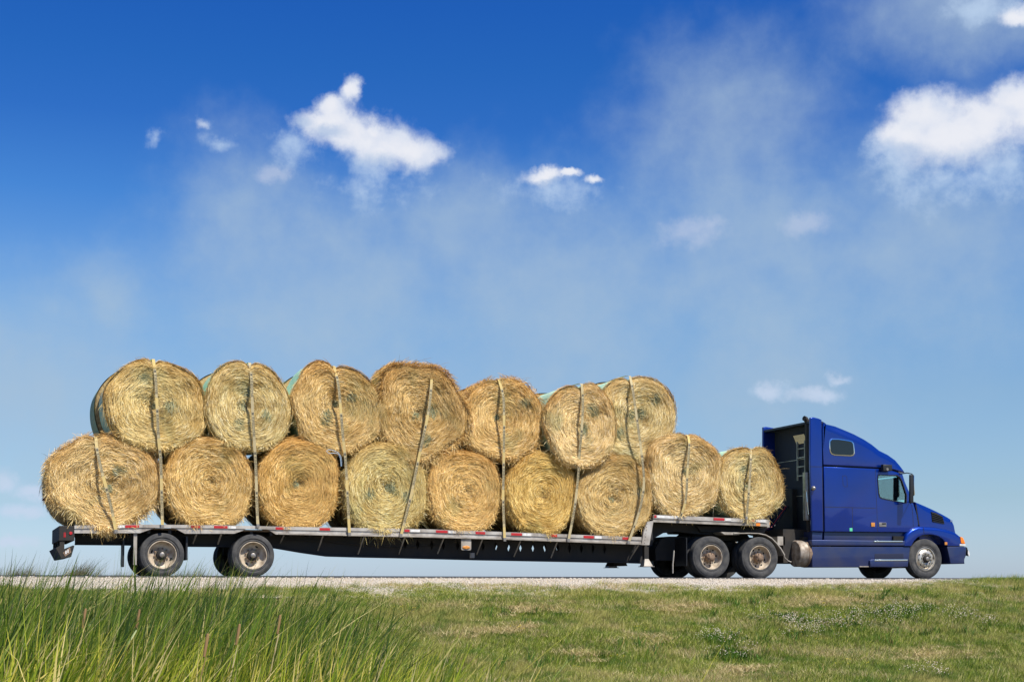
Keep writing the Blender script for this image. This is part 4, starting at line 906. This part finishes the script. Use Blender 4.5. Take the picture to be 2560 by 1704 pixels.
# step panel, raised deck, gooseneck
B = MB(); B.prism([W(*p) for p in ((1618, 1303), (1633, 1301), (1630, 1318), (1622.5, 1361.5), (1603, 1361.5), (1608, 1330))], -.02, .05)
sp_ = B.build('step_panel', M['alu'], tr, None)
B = MB(); B.prism([W(*p, 2.55) for p in ((1618-115, 1303), (1633-115, 1301), (1622.5-115, 1361.5), (1603-115, 1361.5))], 2.55, 2.62); B.build('step_panel', M['alu'], tr, None)
for k in range(7):
    a = W(1618-k*1.1, 1309+k*8, -.024); B = MB(); B.lathe([(0, -.004), (.008, -.003), (.010, .003)], 6); B.v = [(x+a[0], y-.022, z+a[1]) for x, y, z in B.v]; B.build('rivet', M['chassis'], sp_, None)
for (y0, y1) in ((0.0, .07), (2.53, 2.6)):
    B = MB(); B.prism([W(*p) for p in ((1633, 1286), (1917.7, 1298), (1917.7, 1307), (1633, 1296))], y0-.015 if y0 == 0 else y0, y1 if y0 == 0 else y1+.015); B.build('side_rail', M['alu'], tr, None)
    B = MB(); B.prism([W(*p) for p in ((1633, 1296), (1917.7, 1307), (1917.7, 1315), (1633, 1304))], y0, y1); B.build('rail_web', M['aludull'], tr, None)
ua = W(1633, 1286); ub = W(1917.7, 1298)
for k in range(12):
    y0 = .08+k*.2035; B = MB(); B.prism([(ua[0], ua[1]-.045), (ub[0], ub[1]-.045), (ub[0], ub[1]-.01), (ua[0], ua[1]-.01)], y0, y0+.197); B.build('deck_plank', M['plank'], tr, None)
B = MB(); B.box(ub[0], ub[0]+.07, .0, 2.6, ub[1]-.19, ub[1]-.003); B.build('front_rail', M['aludull'], tr, None)
B = MB(); B.box(ub[0]+.07, ub[0]+.10, .02, .08, ub[1]-.13, ub[1]-.06); B.build('marker_lamp', M['amber'], tr, None)
a = W(1895, 1310, -.02); B = MB(); B.box(a[0]-.05, a[0]+.06, -.025, .0, a[1]-.035, a[1]+.03); B.build('marker_lamp', M['orange'], tr, None)
B = MB(); B.box(ua[0]-.03, ua[0]+.02, .08, 2.5, z1-.06, ua[1]-.05); B.build('step_bulkhead', M['frame'], tr, None)
for Y in (.55, 2.05):
    P = [(1612, 1302), (1915, 1312), (1912, 1326), (1860, 1334), (1800, 1338), (1735, 1334), (1690, 1328), (1655, 1332), (1634, 1344), (1627, 1362), (1612, 1372)]
    B = MB(); B.prism([W(x, y, Y) for x, y in P], Y-.06, Y+.06); B.build('gooseneck_beam', M['frame'], tr, None)
B = MB(); B.prism([W(x, y, 1.3) for x, y in ((1700, 1318), (1870, 1324), (1865, 1334), (1710, 1332))], .4, 2.2); B.build('coupler_plate', M['frame'], tr, None)
# landing gear
for Y in (.18, 2.2):
    dx = (Y-.18)
    X, Z = W(1616.5, 1361, .18); Xf, Zf = W(1621, 1416, .18)
    lg = empty('landing_gear', (X-6.0, Y-1.3, 0), parent=tr)
    def bw(x0, x1, y0, y1, za, zb): b = MB(); b.box(x0, x1, y0, y1, za, zb); return b
    bw(X-.06, X+.06, Y, Y+.12, Z-.36, Z+.1).build('leg', M['chassis'], lg, None, bevel=.008)
    b = MB(); zt = Z-.34
    b.add([(X-.05, Y, zt), (X+.05, Y, zt), (X+.05, Y+.12, zt), (X-.05, Y+.12, zt), (X-.10, Y-.06, Zf+.015), (X+.14, Y-.06, Zf+.015), (X+.14, Y+.18, Zf+.015), (X-.10, Y+.18, Zf+.015)], [(0,1,2,3),(4,7,6,5),(0,4,5,1),(1,5,6,2),(2,6,7,3),(3,7,4,0)]); b.build('foot', M['aludull'], lg, None)
    bw(X-.13, X+.17, Y-.08, Y+.2, Zf, Zf+.014).build('foot_plate', M['steel'], lg, None)
B = MB(); B.prism([W(*p, 1.2) for p in ((1525, 1414), (1560, 1414), (1555, 1400), (1535, 1400))], 1.0, 1.5); B.build('bracket', M['frame'], tr, None)
# axles, suspension
x1w = W(405, 1441)[0]; x2w = W(633, 1441)[0]
for X, rt in ((x1w, -1.4), (x2w, .3)):
    wheel('trailer', tr, X, .02, rt, True); wheel('trailer', tr, X, 2.58, rt, True, True)
    B = MB(); B.tube([(X, .45, .465), (X, 2.15, .465)], .065, 12); B.build('axle', M['chassis'], tr, 40)
    for Y in (.75, 1.8):
        B = MB(); B.box(X-.35, X+.35, Y, Y+.1, .5, .70); B.build('suspension', M['chassis'], tr, None)
# mud flaps
def flap(px0, px1, py0, py1, Y0, Y1, mt='dark', nm='mud_flap', th=.02):
    a = W(px0, py0, Y0); b = W(px1, py1, Y0); X = (a[0]+b[0])/2; B = MB(); B.box(X-th, X+th, Y0, Y1, b[1], a[1]); return B.build(nm, M[mt], tr, None)
flap(303, 314, 1345, 1416, .28, .62); flap(303, 314, 1345, 1416, 1.95, 2.3)
flap(334, 342, 1333, 1411, .04, .12, 'aludull', 'flap_bracket', .035)
flap(464, 470, 1340, 1399, .12, .6)
# tail
a = W(148, 1312); b = W(186, 1351)
B = MB(); B.box(a[0], b[0], .0, 2.6, b[1], a[1]-.01); tl = B.build('tail_beam', M['chassis'], tr, None, bevel=.01)
x_, z_ = W(177, 1332, -.01); B = MB(); B.lathe([(0, -.012), (.03, -.01), (.035, .002)], 16); B.v = [(x_+p, -.003+q, z_+r2) for p, q, r2 in B.v]; B.build('tail_lamp', M['red'], tl, 40)
for px in (160.5, 163.5):
    x_, z_ = W(px, 1336, -.01); B = MB(); B.box(x_-.008, x_+.008, -.006, .01, z_-.05, z_+.05); B.build('red_mark', M['red'], tl, None)
for Y in (.02, .8, 1.7, 2.5):
    a = W(150, 1351, 0); b = W(160, 1378, 0); B = MB(); B.box(a[0], a[0]+.09, Y, Y+.07, b[1]-.05, a[1]+.01); B.build('guard_post', M['chassis'], tr, None)
P = [(140, 1369), (150, 1363), (160, 1372), (183, 1362), (186, 1364), (178, 1391), (154, 1395)]
B = MB(); B.prism([W(x, y, -.02) for x, y in P], -.02, 2.62); gd = B.build('rear_guard', M['chassis'], tr, None)
B = MB(); B.prism([W(x, y, -.025) for x, y in ((157, 1381), (175, 1367), (178, 1380), (163, 1390))], -.027, -.022); B.build('red_tape', M['rust'], gd, None)
for k in range(2):
    x_, z_ = W(165+k*5, 1379-k*3, -.03); B = MB(); B.box(x_-.012, x_+.012, -.031, -.028, z_-.04, z_+.03); B.build('white_mark', M['white'], gd, None)
# red warning flag at the rear
B = MB(); B.add([(W(122, 1226, .5)[0], .5, W(122, 1226, .5)[1]), (W(104, 1250, .5)[0], .45, W(104, 1250, .5)[1]), (W(118, 1254, .5)[0], .53, W(118, 1254, .5)[1]), (W(128, 1240, .5)[0], .56, W(128, 1240, .5)[1]), (W(128, 1226, .5)[0], .55, W(128, 1226, .5)[1])], [(0, 1, 2), (0, 2, 3), (0, 3, 4)])
fl = B.build('warning_flag', mat('red_cloth', (.16, .02, .02), .8), None, None); tag(fl, 'small dark red warning flag poking out behind the rear bale', 'flag'); sm_ = fl.modifiers.new('s', 'SOLIDIFY'); sm_.thickness = .004

# ------------------------------------------------------------------ tractor
tk = empty('semi_truck', (16.5, 1.25, 0), 'shiny dark blue semi truck with tall sleeper cab pulling the hay trailer', 'truck')
YS = .10
def PX(lst, Y): return [PT1(a, b, Y) for a, b in lst]
def solid(name, lst, y0, y1, rad, mt='blue', seg=5, parent=None, smooth=40, label=None):
    pts = PX(lst, y0); rad = rad if isinstance(rad, (list, tuple)) else [rad]*len(pts)
    return loft_prism(pts, list(rad), y0, y1, seg).build(name, M[mt], parent or tk, smooth, label=label)
# roof fairing
RF = [(778, 527), (774, 400), (772, 250), (772, 168), (785, 163), (825, 185), (900, 200), (980, 230), (1060, 264), (1140, 306), (1205, 350), (1262, 400), (1330, 436), (1388, 480), (1428, 530), (1452, 590), (1425, 585), (1375, 572), (1330, 560), (1262, 551), (1000, 538)]
rd_ = [.02, .02, .03, .10, .16, .22, .26, .28, .28, .28, .26, .24, .22, .2, .18, .08, .03, .02, .02, .02, .02]
solid('roof_fairing', RF, YS, 2.5-YS, rd_, seg=7, smooth=50)
# extenders
for (y0, y1) in ((.06, .14), (2.36, 2.44)):
    e = [(672, 142), (700, 137), (740, 147), (767, 158), (773, 540), (780, 1072), (684, 1068), (672, 545)]; pts = PX(e, .06); pts = pts if y0 < 1 else [(x+(.08 if q in (2, 3, 4, 5) else 0), z) for q, (x, z) in enumerate(pts)]; loft_prism(pts, [.03]*8, y0, y1, 4).build('side_extender', M['blue'], tk, 40)
# top cross fairing from near to far extender (thin)
pa = PX([(672, 142), (768, 158)], .06)
B = MB(); B.box(pa[0][0]+.02, pa[1][0]+.06, .12, 2.38, pa[0][1]-.13, pa[0][1]-.08); B.build('rear_visor', M['dark'], tk, None)
# dark core closing the joint, and the rear wall panel, its shade put into the near-black colour
def core_box():
    x0, z_ = PT1(783, 545, YS); x1, _ = PT1(1400, 590, YS); zt = PT1(800, 500, YS)[1]; zb = PT1(1000, 600, YS)[1]
    B = MB(); B.box(x0+.02, x1, YS+.04, 2.36, zb, zt); B.build('joint_filler', M['seam'], tk, None)
core_box()
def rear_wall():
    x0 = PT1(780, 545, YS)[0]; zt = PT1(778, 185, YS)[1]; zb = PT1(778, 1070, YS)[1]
    B = MB(); B.box(x0-.045, x0-.005, YS+.04, 2.37, zb, zt); B.build('rear_wall', mat('shaded_navy_panel', (.004, .005, .016), .6, noise=(3, (.014, .012, .014), .6)), tk, None)
    for k in range(2):
        B = MB(); B.box(x0-.055, x0-.045, YS+.05, 2.36, zb+(.95+.95*k), zb+(.965+.95*k)); B.build('wall_joint', M['aludull'], tk, None)
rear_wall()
# cab and sleeper
CB = [(782, 540), (1000, 550), (1262, 562), (1330, 572), (1380, 585), (1425, 598), (1438, 606), (1462, 660), (1500, 750), (1524, 832), (1545, 930), (1556, 1010), (1548, 1078), (790, 1072)]
cab = solid('cab_body', CB, YS, 2.5-YS, [.03, .02, .02, .03, .04, .05, .09, .14, .14, .12, .05, .03, .02, .02], smooth=40)
def cutter(lst, Y, y0, y1):
    B = MB(); B.prism(PX(lst, Y), y0, y1); c = new_mesh('c', B.v, B.f, M['inside']); bmx = bmesh.new(); bmx.from_mesh(c.data); bmesh.ops.recalc_face_normals(bmx, faces=bmx.faces); bmx.to_mesh(c.data); bmx.free(); return c
cts = [cutter([(1090, 600), (1432, 607), (1480, 640), (1560, 812), (1500, 845), (1470, 960), (1090, 960)], YS, .19, 2.31),
       cutter([(1225, 608), (1380, 612), (1403, 630), (1420, 655), (1458, 775), (1455, 838), (1380, 826), (1255, 800), (1238, 788), (1230, 760), (1221, 640)], YS, -.3, 2.8),
       ]
for c in cts:
    md = cab.modifiers.new('b', 'BOOLEAN'); md.object = c; md.operation = 'DIFFERENCE'; md.solver = 'EXACT'
    try: md.material_mode = 'TRANSFER'
    except Exception: pass
    dg = bpy.context.evaluated_depsgraph_get(); dg.update(); me = bpy.data.meshes.new_from_object(cab.evaluated_get(dg)); cab.modifiers.clear(); cab.data = me
for c in cts: bpy.data.objects.remove(c)
# door glass, far glass, windshield
DG = [(1223, 606), (1382, 610), (1405, 628), (1422, 655), (1460, 775), (1457, 840), (1380, 828), (1253, 802), (1236, 790), (1228, 760), (1219, 640)]
for Y in (YS+.02, 2.5-YS-.03):
    B = MB(); B.prism(PX(DG, YS), Y, Y+.006); B.build('door_window', M['glass'], tk, None)
# rubber/chrome frame round the near glass
def ring(name, lst, Y, wd, mt, parent=tk, proud=.012):
    pts = PX(lst, Y); B = MB(); n = len(pts); c = Vector((sum(p[0] for p in pts)/n, sum(p[1] for p in pts)/n)); inn = []
    for p in pts:
        v = Vector(p)-c; inn.append(tuple(c+v*(1-wd/v.length)))
    for i in range(n):
        a, b = pts[i], pts[(i+1) % n]; a2, b2 = inn[i], inn[(i+1) % n]; B.prism([a, b, b2, a2], Y-proud, Y+.01)
    return B.build(name, M[mt], parent, None)
ring('window_frame', [(a, b) for a, b in DG], YS, .022, 'dark')
wa = PT1(1440, 622, YS); wb = PT1(1508, 806, YS)
B = MB(); B.prism([wa, wb, (wb[0]+.008, wb[1]+.003), (wa[0]+.008, wa[1]+.003)], .2, 2.3); B.build('windshield', M['glass'], tk, None)
# interior: seats, steering wheel, dash
for Y in (.45, 1.55):
    sx, sz = PT1(1215, 830, YS); B = MB(); B.box(sx-.22, sx+.3, Y, Y+.5, sz-.45, sz-.30); B.box(sx-.25, sx-.12, Y+.02, Y+.48, sz-.3, sz+.18); B.build('seat', M['inside'], tk, None, bevel=.03)
sx, sz = PT1(1440, 850, YS); B = MB(); B.tube([(sx-.25+.1*math.sin(a)*.5, 1.8+.2*math.cos(a), sz+.02+.18*math.sin(a)) for a in np.linspace(0, 2*PI, 17)], .015, 6); B.build('steering_wheel', M['dark'], tk, 40)
sx, sz = PT1(1480, 850, YS); B = MB(); B.box(sx-.2, sx+.02, .2, 2.3, sz-.3, sz+.0); B.build('dashboard', M['inside'], tk, None, bevel=.03)
# seams
def seam(pts, Y, wd=.012, proud=.0015, parent=tk, mt='seam', nm='panel_seam'):
    P = PX(pts, Y); B = MB()
    for a, b in zip(P[:-1], P[1:]):
        v = (Vector(b)-Vector(a)).normalized(); n = Vector((-v.y, v.x))*wd/2
        B.prism([(a[0]-n.x, a[1]-n.y), (b[0]-n.x, b[1]-n.y), (b[0]+n.x, b[1]+n.y), (a[0]+n.x, a[1]+n.y)], Y-proud, Y+.002)
    return B.build(nm, M[mt], parent, None)
seam([(1205, 566), (1208, 700), (1216, 900), (1222, 1072)], YS, .010)
seam([(1500, 850), (1510, 940), (1513, 1030)], YS, .012)
seam([(790, 870), (1205, 880)], YS, .012); seam([(1015, 876), (1018, 1070)], YS, .012)
seam([(935, 617), (940, 695), (955, 706), (975, 704)], YS, .010); seam([(935, 617), (960, 615), (970, 625), (975, 704)], YS, .010)
seam([(672, 541), (770, 543)], .06, .012)
# sculpted swage above the locker line: shallow wedge
B = MB(); P = PX([(800, 868), (870, 835), (1000, 826), (1120, 838), (1180, 874)], YS)
# rocker, ledge, skirt
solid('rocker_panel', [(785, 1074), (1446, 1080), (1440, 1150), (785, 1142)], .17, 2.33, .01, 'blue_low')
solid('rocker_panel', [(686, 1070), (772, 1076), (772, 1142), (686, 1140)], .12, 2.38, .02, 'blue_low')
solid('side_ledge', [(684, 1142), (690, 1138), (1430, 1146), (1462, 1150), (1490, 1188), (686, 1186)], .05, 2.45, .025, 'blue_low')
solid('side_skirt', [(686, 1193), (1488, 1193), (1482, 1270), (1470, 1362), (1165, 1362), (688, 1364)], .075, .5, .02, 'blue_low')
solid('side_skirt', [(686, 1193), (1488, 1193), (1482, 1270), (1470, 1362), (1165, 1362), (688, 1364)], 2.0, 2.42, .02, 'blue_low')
solid('step_strip', [(1192, 1145), (1428, 1146), (1428, 1156), (1192, 1156)], .035, .06, .003, 'chrome')
solid('step_recess', [(1198, 1252), (1432, 1252), (1436, 1298), (1198, 1298)], .071, .08, .002, 'recess')
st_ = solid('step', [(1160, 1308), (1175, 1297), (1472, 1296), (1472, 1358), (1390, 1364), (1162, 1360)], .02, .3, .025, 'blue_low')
solid('step_tread', [(1198, 1298), (1468, 1297), (1468, 1310), (1198, 1312)], .012, .03, .004, 'chrome', parent=st_)
solid('skirt_trim', [(1075, 1352), (1160, 1352), (1160, 1361), (1075, 1361)], .068, .09, .002, 'aludull')
# hood
HD = [(1530, 828), (1570, 836), (1630, 858), (1700, 888), (1765, 920), (1812, 948), (1838, 972), (1852, 1020), (1862, 1078), (1864, 1180), (1560, 1180), (1562, 1010)]
solid('hood', HD, .30, 2.2, [.05, .14, .18, .20, .20, .18, .12, .06, .05, .03, .02, .02], smooth=50)
seam([(1534, 850), (1545, 930), (1558, 1012), (1566, 1024)], .297, .03)
# fenders
FD = [(1440, 1190), (1446, 1130), (1462, 1085), (1500, 1048), (1556, 1026), (1600, 1030), (1700, 1034), (1790, 1052), (1862, 1074), (1905, 1112), (1922, 1150), (1935, 1190), (1795, 1190), (1778, 1160), (1752, 1130), (1715, 1108), (1672, 1097), (1632, 1095), (1588, 1100), (1548, 1120), (1520, 1148), (1498, 1190)]
fr_ = [.02, .05, .08, .10, .10, .10, .10, .10, .10, .08, .05, .02, .015, .015, .015, .015, .015, .015, .015, .015, .015, .015]
fpts = PX(FD, .04)
loft_prism(fpts, fr_, .04, .62, 5).build('fender', M['blue'], tk, 50); loft_prism(fpts, fr_, 1.88, 2.46, 5).build('fender', M['blue'], tk, 50)
seam([(1597, 1040), (1602, 1092)], .038, .012)
# hood vent
hv = solid('hood_vent', [(1660, 910), (1700, 918), (1752, 948), (1770, 1010), (1668, 992)], .292, .31, .004, 'hole', seg=2)
for k in range(5):
    f = k/5+.1; a = (1662+8*f, 910+82*f); b = (1754+14*f, 946+64*f); P = PX([a, b], .285); B = MB(); B.prism([P[0], P[1], (P[1][0], P[1][1]-.012), (P[0][0], P[0][1]-.012)], .280, .292); B.build('louvre', M['dark'], hv, None)
B = MB(); 
for k in range(3):
    P = PX([(1817+k*7, 975+k), (1821+k*7, 992)], .3); B.box(P[0][0], P[1][0], .294, .306, P[1][1], P[0][1])
B.build('badge', M['chrome'], tk, None)
# front: grille, bumper, lamps
ga = PT1(1862, 1080, .3); gb = PT1(1900, 1190, .3); B = MB(); B.box(ga[0]-.1, gb[0]+.03, .62, 1.88, gb[1], ga[1]); B.build('grille', M['dark'], tk, None, bevel=.02)
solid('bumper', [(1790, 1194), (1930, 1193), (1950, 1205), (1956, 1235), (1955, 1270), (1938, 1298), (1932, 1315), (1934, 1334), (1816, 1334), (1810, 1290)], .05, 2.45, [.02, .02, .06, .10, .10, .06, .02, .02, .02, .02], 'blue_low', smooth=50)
solid('bumper_trim', [(1940, 1196), (1954, 1200), (1962, 1230), (1958, 1268), (1952, 1240)], .20, 2.3, .01, 'dark')
solid('tow_hook', [(1962, 1220), (1972, 1240), (1976, 1270), (1966, 1272), (1958, 1245)], .5, .56, .004, 'white')
solid('turn_signal', [(1898, 1114), (1912, 1116), (1922, 1124), (1940, 1170), (1926, 1171), (1903, 1166)], .028, .2, .01, 'orange')
solid('headlight', [(1893, 1172), (1940, 1174), (1941, 1188), (1893, 1188)], .035, .3, .008, 'white')
solid('side_marker', [(1771, 1157), (1791, 1157), (1792, 1180), (1771, 1180)], .03, .05, .004, 'amber')
solid('side_marker', [(1170, 998), (1200, 998), (1201, 1030), (1171, 1030)], YS-.02, YS+.01, .005, 'amber')
dh = solid('door_handle', [(1234, 998), (1294, 998), (1295, 1031), (1236, 1031)], YS-.012, YS+.01, .006, 'steel')
solid('handle_grip', [(1258, 1001), (1290, 1001), (1290, 1014), (1258, 1014)], YS-.016, YS-.008, .002, 'dark', parent=dh)
solid('green_sticker', [(993, 1042), (1016, 1042), (1017, 1068), (994, 1068)], YS-.003, YS+.004, .001, 'green')
# sleeper window
SW = [(845, 312), (900, 312), (985, 325), (1015, 333), (1028, 350), (1034, 400), (1036, 435), (1025, 452), (1005, 457), (870, 450), (845, 440), (833, 420), (828, 380), (828, 330)]
sw_ = solid('sleeper_window', SW, YS-.010, YS+.012, .004, 'chrome', seg=2)
cx_ = sum(a for a, b in SW)/len(SW); cyy = sum(b for a, b in SW)/len(SW)
solid('pane', [(cx_+(a-cx_)*.93, cyy+(b-cyy)*.88) for a, b in SW], YS-.014, YS+.0, .001, 'glassd', seg=1, parent=sw_)
solid('pane_backing', [(cx_+(a-cx_)*.92, cyy+(b-cyy)*.87) for a, b in SW], YS-.0125, YS+.0, .001, 'dark', seg=1, parent=sw_)
# lamps
wl = solid('work_lamp', [(1270, 523), (1342, 525), (1344, 576), (1268, 578)], YS-.16, YS-.03, .02, 'dark')
P = PT1(1303, 563, YS-.165); B = MB(); B.lathe([(0, 0), (.035, 0), (.04, .01)], 14); B.v = [(x+P[0], YS-.168+y, z+P[1]) for x, y, z in B.v]; B.build('lens', M['steel'], wl, 40)
P = PT1(697, 718, .02); B = MB(); B.lathe([(0, -.06), (.03, -.058), (.05, -.03), (.058, .0), (.03, .04)], 20); B.v = [(x+P[0], .02+y, z+P[1]) for x, y, z in B.v]; B.build('round_lamp', M['steel'], tk, 60)
# mirror, arms (near and far)
for Ym, s in ((-.22, 1), (2.72, -1)):
    Yc = YS if s == 1 else 2.4
    mm = PX([(1484, 608), (1510, 604), (1512, 840), (1482, 836)], -.22)
    mi = loft_prism(mm, [.02]*4, Ym-.03, Ym+.04, 4).build('mirror', M['dark'], tk, 40)
    a = PT1(1400, 603, YS); b = PT1(1505, 605, -.22); B = MB(); B.tube([(a[0], Yc, a[1]), ((a[0]+b[0])/2, (Yc+Ym)/2-.05*s, a[1]+.02), (b[0], Ym, b[1]+.01)], .014, 6); B.build('mirror_arm', M['dark'], tk, 40)
    a = PT1(1480, 800, YS); b = PT1(1490, 836, -.22); B = MB(); B.tube([(a[0]+.02, Yc, a[1]-.08), (b[0], Ym, b[1]-.02)], .014, 6); B.build('mirror_arm', M['dark'], tk, 40)
    a = PX([(1512, 610), (1519, 620), (1522, 770), (1514, 780)], -.22); loft_prism(a, [.01]*4, Ym-.03, Ym+.07, 3).build('mirror_bracket', M['chrome'], mi, 40)
# rear wall furniture
xw = PT1(785, 600, YS)[0]
B = MB(); B.box(xw-.05, xw-.03, .5, .52, 1.3, 2.2)
lad = empty('ladder', (xw-.10-16.5, 1.15-1.25, 2.5), parent=tk)
for Y in (.78, 1.14):
    B = MB(); B.box(xw-.13, xw-.09, Y, Y+.035, 2.55, 3.70); B.build('ladder_rail', M['aludull'], lad, None)
for k in range(5):
    B = MB(); B.box(xw-.125, xw-.10, .81, 1.15, 2.65+k*.235, 2.68+k*.235); B.build('rung', M['aludull'], lad, None)
B = MB(); B.prism([(xw-.20, 3.72), (xw-.04, 3.72), (xw-.04, 3.45), (xw-.10, 3.50), (xw-.15, 3.62)], .70, 1.22); B.build('exhaust_bracket', M['chrome'], tk, None)
# exhaust stack
P = PT1(648, 165, .30); xe = P[0]
B = MB(); B.tube([(xe, .30, 1.2), (xe, .30, P[1]-.12), (xe-.015, .30, P[1]-.02), (xe-.06, .29, P[1]+.04), (xe-.11, .28, P[1]+.05)], .065, 14); B.build('exhaust_stack', M['chassis'], tk, 50)
a = PT1(640, 590, .28); b = PT1(640, 980, .28)
B = MB(); B.tube([(a[0], .28, a[1]), (a[0], .28, b[1])], .095, 18); B.build('heat_shield', M['steel'], tk, 50)
B = MB(); a2 = PT1(642, 730, .16); b2 = PT1(655, 930, .16); B.tube([(a2[0]-.01, .17, a2[1]), (a2[0], .15, (a2[1]+b2[1])/2), (a2[0]+.04, .15, b2[1]), (a2[0]+.1, .16, b2[1]-.02)], .012, 6); B.build('grab_rail', M['chrome'], tk, 40)
B = MB(); B.box(xw-.20, xw-.01, 1.3, 2.3, 1.0, 2.35); B.build('equipment_panel', M['chassis'], tk, None, bevel=.02)
B = MB(); B.box(xw-.5, xw-.02, .3, 2.2, .88, 1.05); B.build('deck_plate', M['chassis'], tk, None)
for Y in (1.5, 1.6, 1.72):
    B = MB(); B.tube([(xw-.2, Y, 1.9), (xw-.7, Y-.1, 1.35), (xw-1.1, Y-.2, 1.2), (ub[0]+.1, Y-.3, 1.3)], .015, 6); B.build('air_hose', M['red'] if Y == 1.6 else M['dark'], tk, 40)
# frame rails
fx0 = W(1640, 1370, .8)[0]; fx1 = PT1(1900, 1250, .8)[0]
for Y in (.83, 1.62):
    B = MB(); B.box(fx0, fx1, Y, Y+.08, .62, .90); B.build('frame_rail', M['chassis'], tk, None)
d1 = W(1781, 1445)[0]; d2 = W(1903, 1446)[0]; s1 = W(2319, 1445)[0]
B = MB(); B.box(s1-.75, s1+.55, .45, 2.05, .62, 1.02); B.build('engine_block', M['hole'], tk, None)
B = MB(); B.box(s1-.95, s1-.55, .12, 2.38, .55, 1.1); B.build('wheel_well_liner', M['hole'], tk, None)
B = MB(); B.box(s1-4.0, s1-.6, .5, 2.0, .40, 1.25); B.build('cab_floor', M['chassis'], tk, None)
B = MB(); B.prism([(s1-.95, .36), (s1-1.0, .44), (s1+.6, .40), (s1+.4, .30)], .35, 2.1); B.build('front_axle', M['chassis'], tk, None)
# fifth wheel
B = MB(); B.prism([(d1-.25, .95), (d1+1.55, .95), (d1+1.35, 1.20), (d1+.1, 1.20)], .75, 1.75); B.build('fifth_wheel', M['chassis'], tk, None)
# wheels
for X in (d1, d2):
    wheel('drive', tk, X, .03, .3*X, True); wheel('drive', tk, X, 2.47, .1, True, True)
    B = MB(); B.tube([(X, .45, .515), (X, 2.05, .515)], .09, 12); B.lathe([(.0, -.2), (.2, -.15), (.24, 0), (.2, .15), (0, .2)], 16, (X, 1.25, .515)); B.build('drive_axle', M['chassis'], tk, 40)
wheel('steer', tk, s1, .06, .2); wheel('steer', tk, s1, 2.42, .2, False, True)
# quarter fender over the front drive wheels
Q = [(1835, 1331), (1870, 1330.5), (1897, 1331), (1915, 1335), (1930, 1343), (1943, 1356), (1954, 1370), (1963, 1386)]
for (y0, y1) in ((.02, .62), (1.88, 2.48)):
    pt = [W(x, y, .02) for x, y in Q]; pt2 = [(x-.02*k/7, z-.022) for k, (x, z) in enumerate(pt)]; B = MB()
    for k in range(7): B.prism([pt[k], pt[k+1], pt2[k+1], pt2[k]], y0, y1)
    B.build('quarter_fender', M['aludull'], tk, 50)
B = MB(); a = W(1800, 1329, .1); b = W(1846, 1336, .1); B.prism([a, (b[0], a[1]-.005), b, (a[0]+.1, b[1])], .05, .5); B.build('fender_bracket', M['aludull'], tk, None)
# rear mud flaps and tail of the frame
for (y0, y1) in ((.06, .66), (1.84, 2.44)):
    X = W(1716, 1400, .1)[0]; B = MB(); B.box(X-.02, X+.0, y0, y1, .30, .98); B.build('mud_flap', M['dark'], tk, None)
B = MB(); P = [(1638, 1372), (1652, 1347), (1672, 1340), (1725, 1340), (1725, 1380), (1700, 1400), (1640, 1400)]; B.prism([W(x, y, .75) for x, y in P], .75, 1.75); B.build('rear_cross_member', M['chassis'], tk, None)
B = MB(); B.tube([A3(x, y, .05) for x, y in ((1685, 1375), (1684, 1390), (1682, 1410), (1682, 1432))], .018, 6); B.build('flap_bar', M['aludull'], tk, 40)
# fuel tank, air tank
ta = W(1990, 1382, .08); R = .335
zc = ta[1]; X0 = W(1986, 1382, .4)[0]
ft = MB(); ft.lathe([(0, -.02), (R*.5, -.015), (R*.94, 0), (R, .03), (R, .9), (R*.9, .93), (0, .93)], 36, (X0, .42, zc), 'X'); ft_ = ft.build('fuel_tank', M['rimd'], tk, 40)
B = MB(); B.lathe([(R+.008, .24), (R+.012, .25), (R+.012, .33), (R+.008, .34)], 36, (X0, .42, zc), 'X'); B.build('tank_band', M['rust'], ft_, 40)
B = MB(); a = W(1952, 1390, .3); B.tube([A3(1958, 1384, .3), A3(1962, 1393, .3), A3(1970, 1401, .3), A3(1978, 1404, .3)], .014, 6); B.build('cable', M['aludull'], tk, 40)
B = MB(); a = W(1948, 1340, .5); b = W(1958, 1362, .5); B.box(a[0]-.05, b[0]+.05, .5, .8, b[1], a[1]); B.build('battery_box', M['aludull'], tk, None)
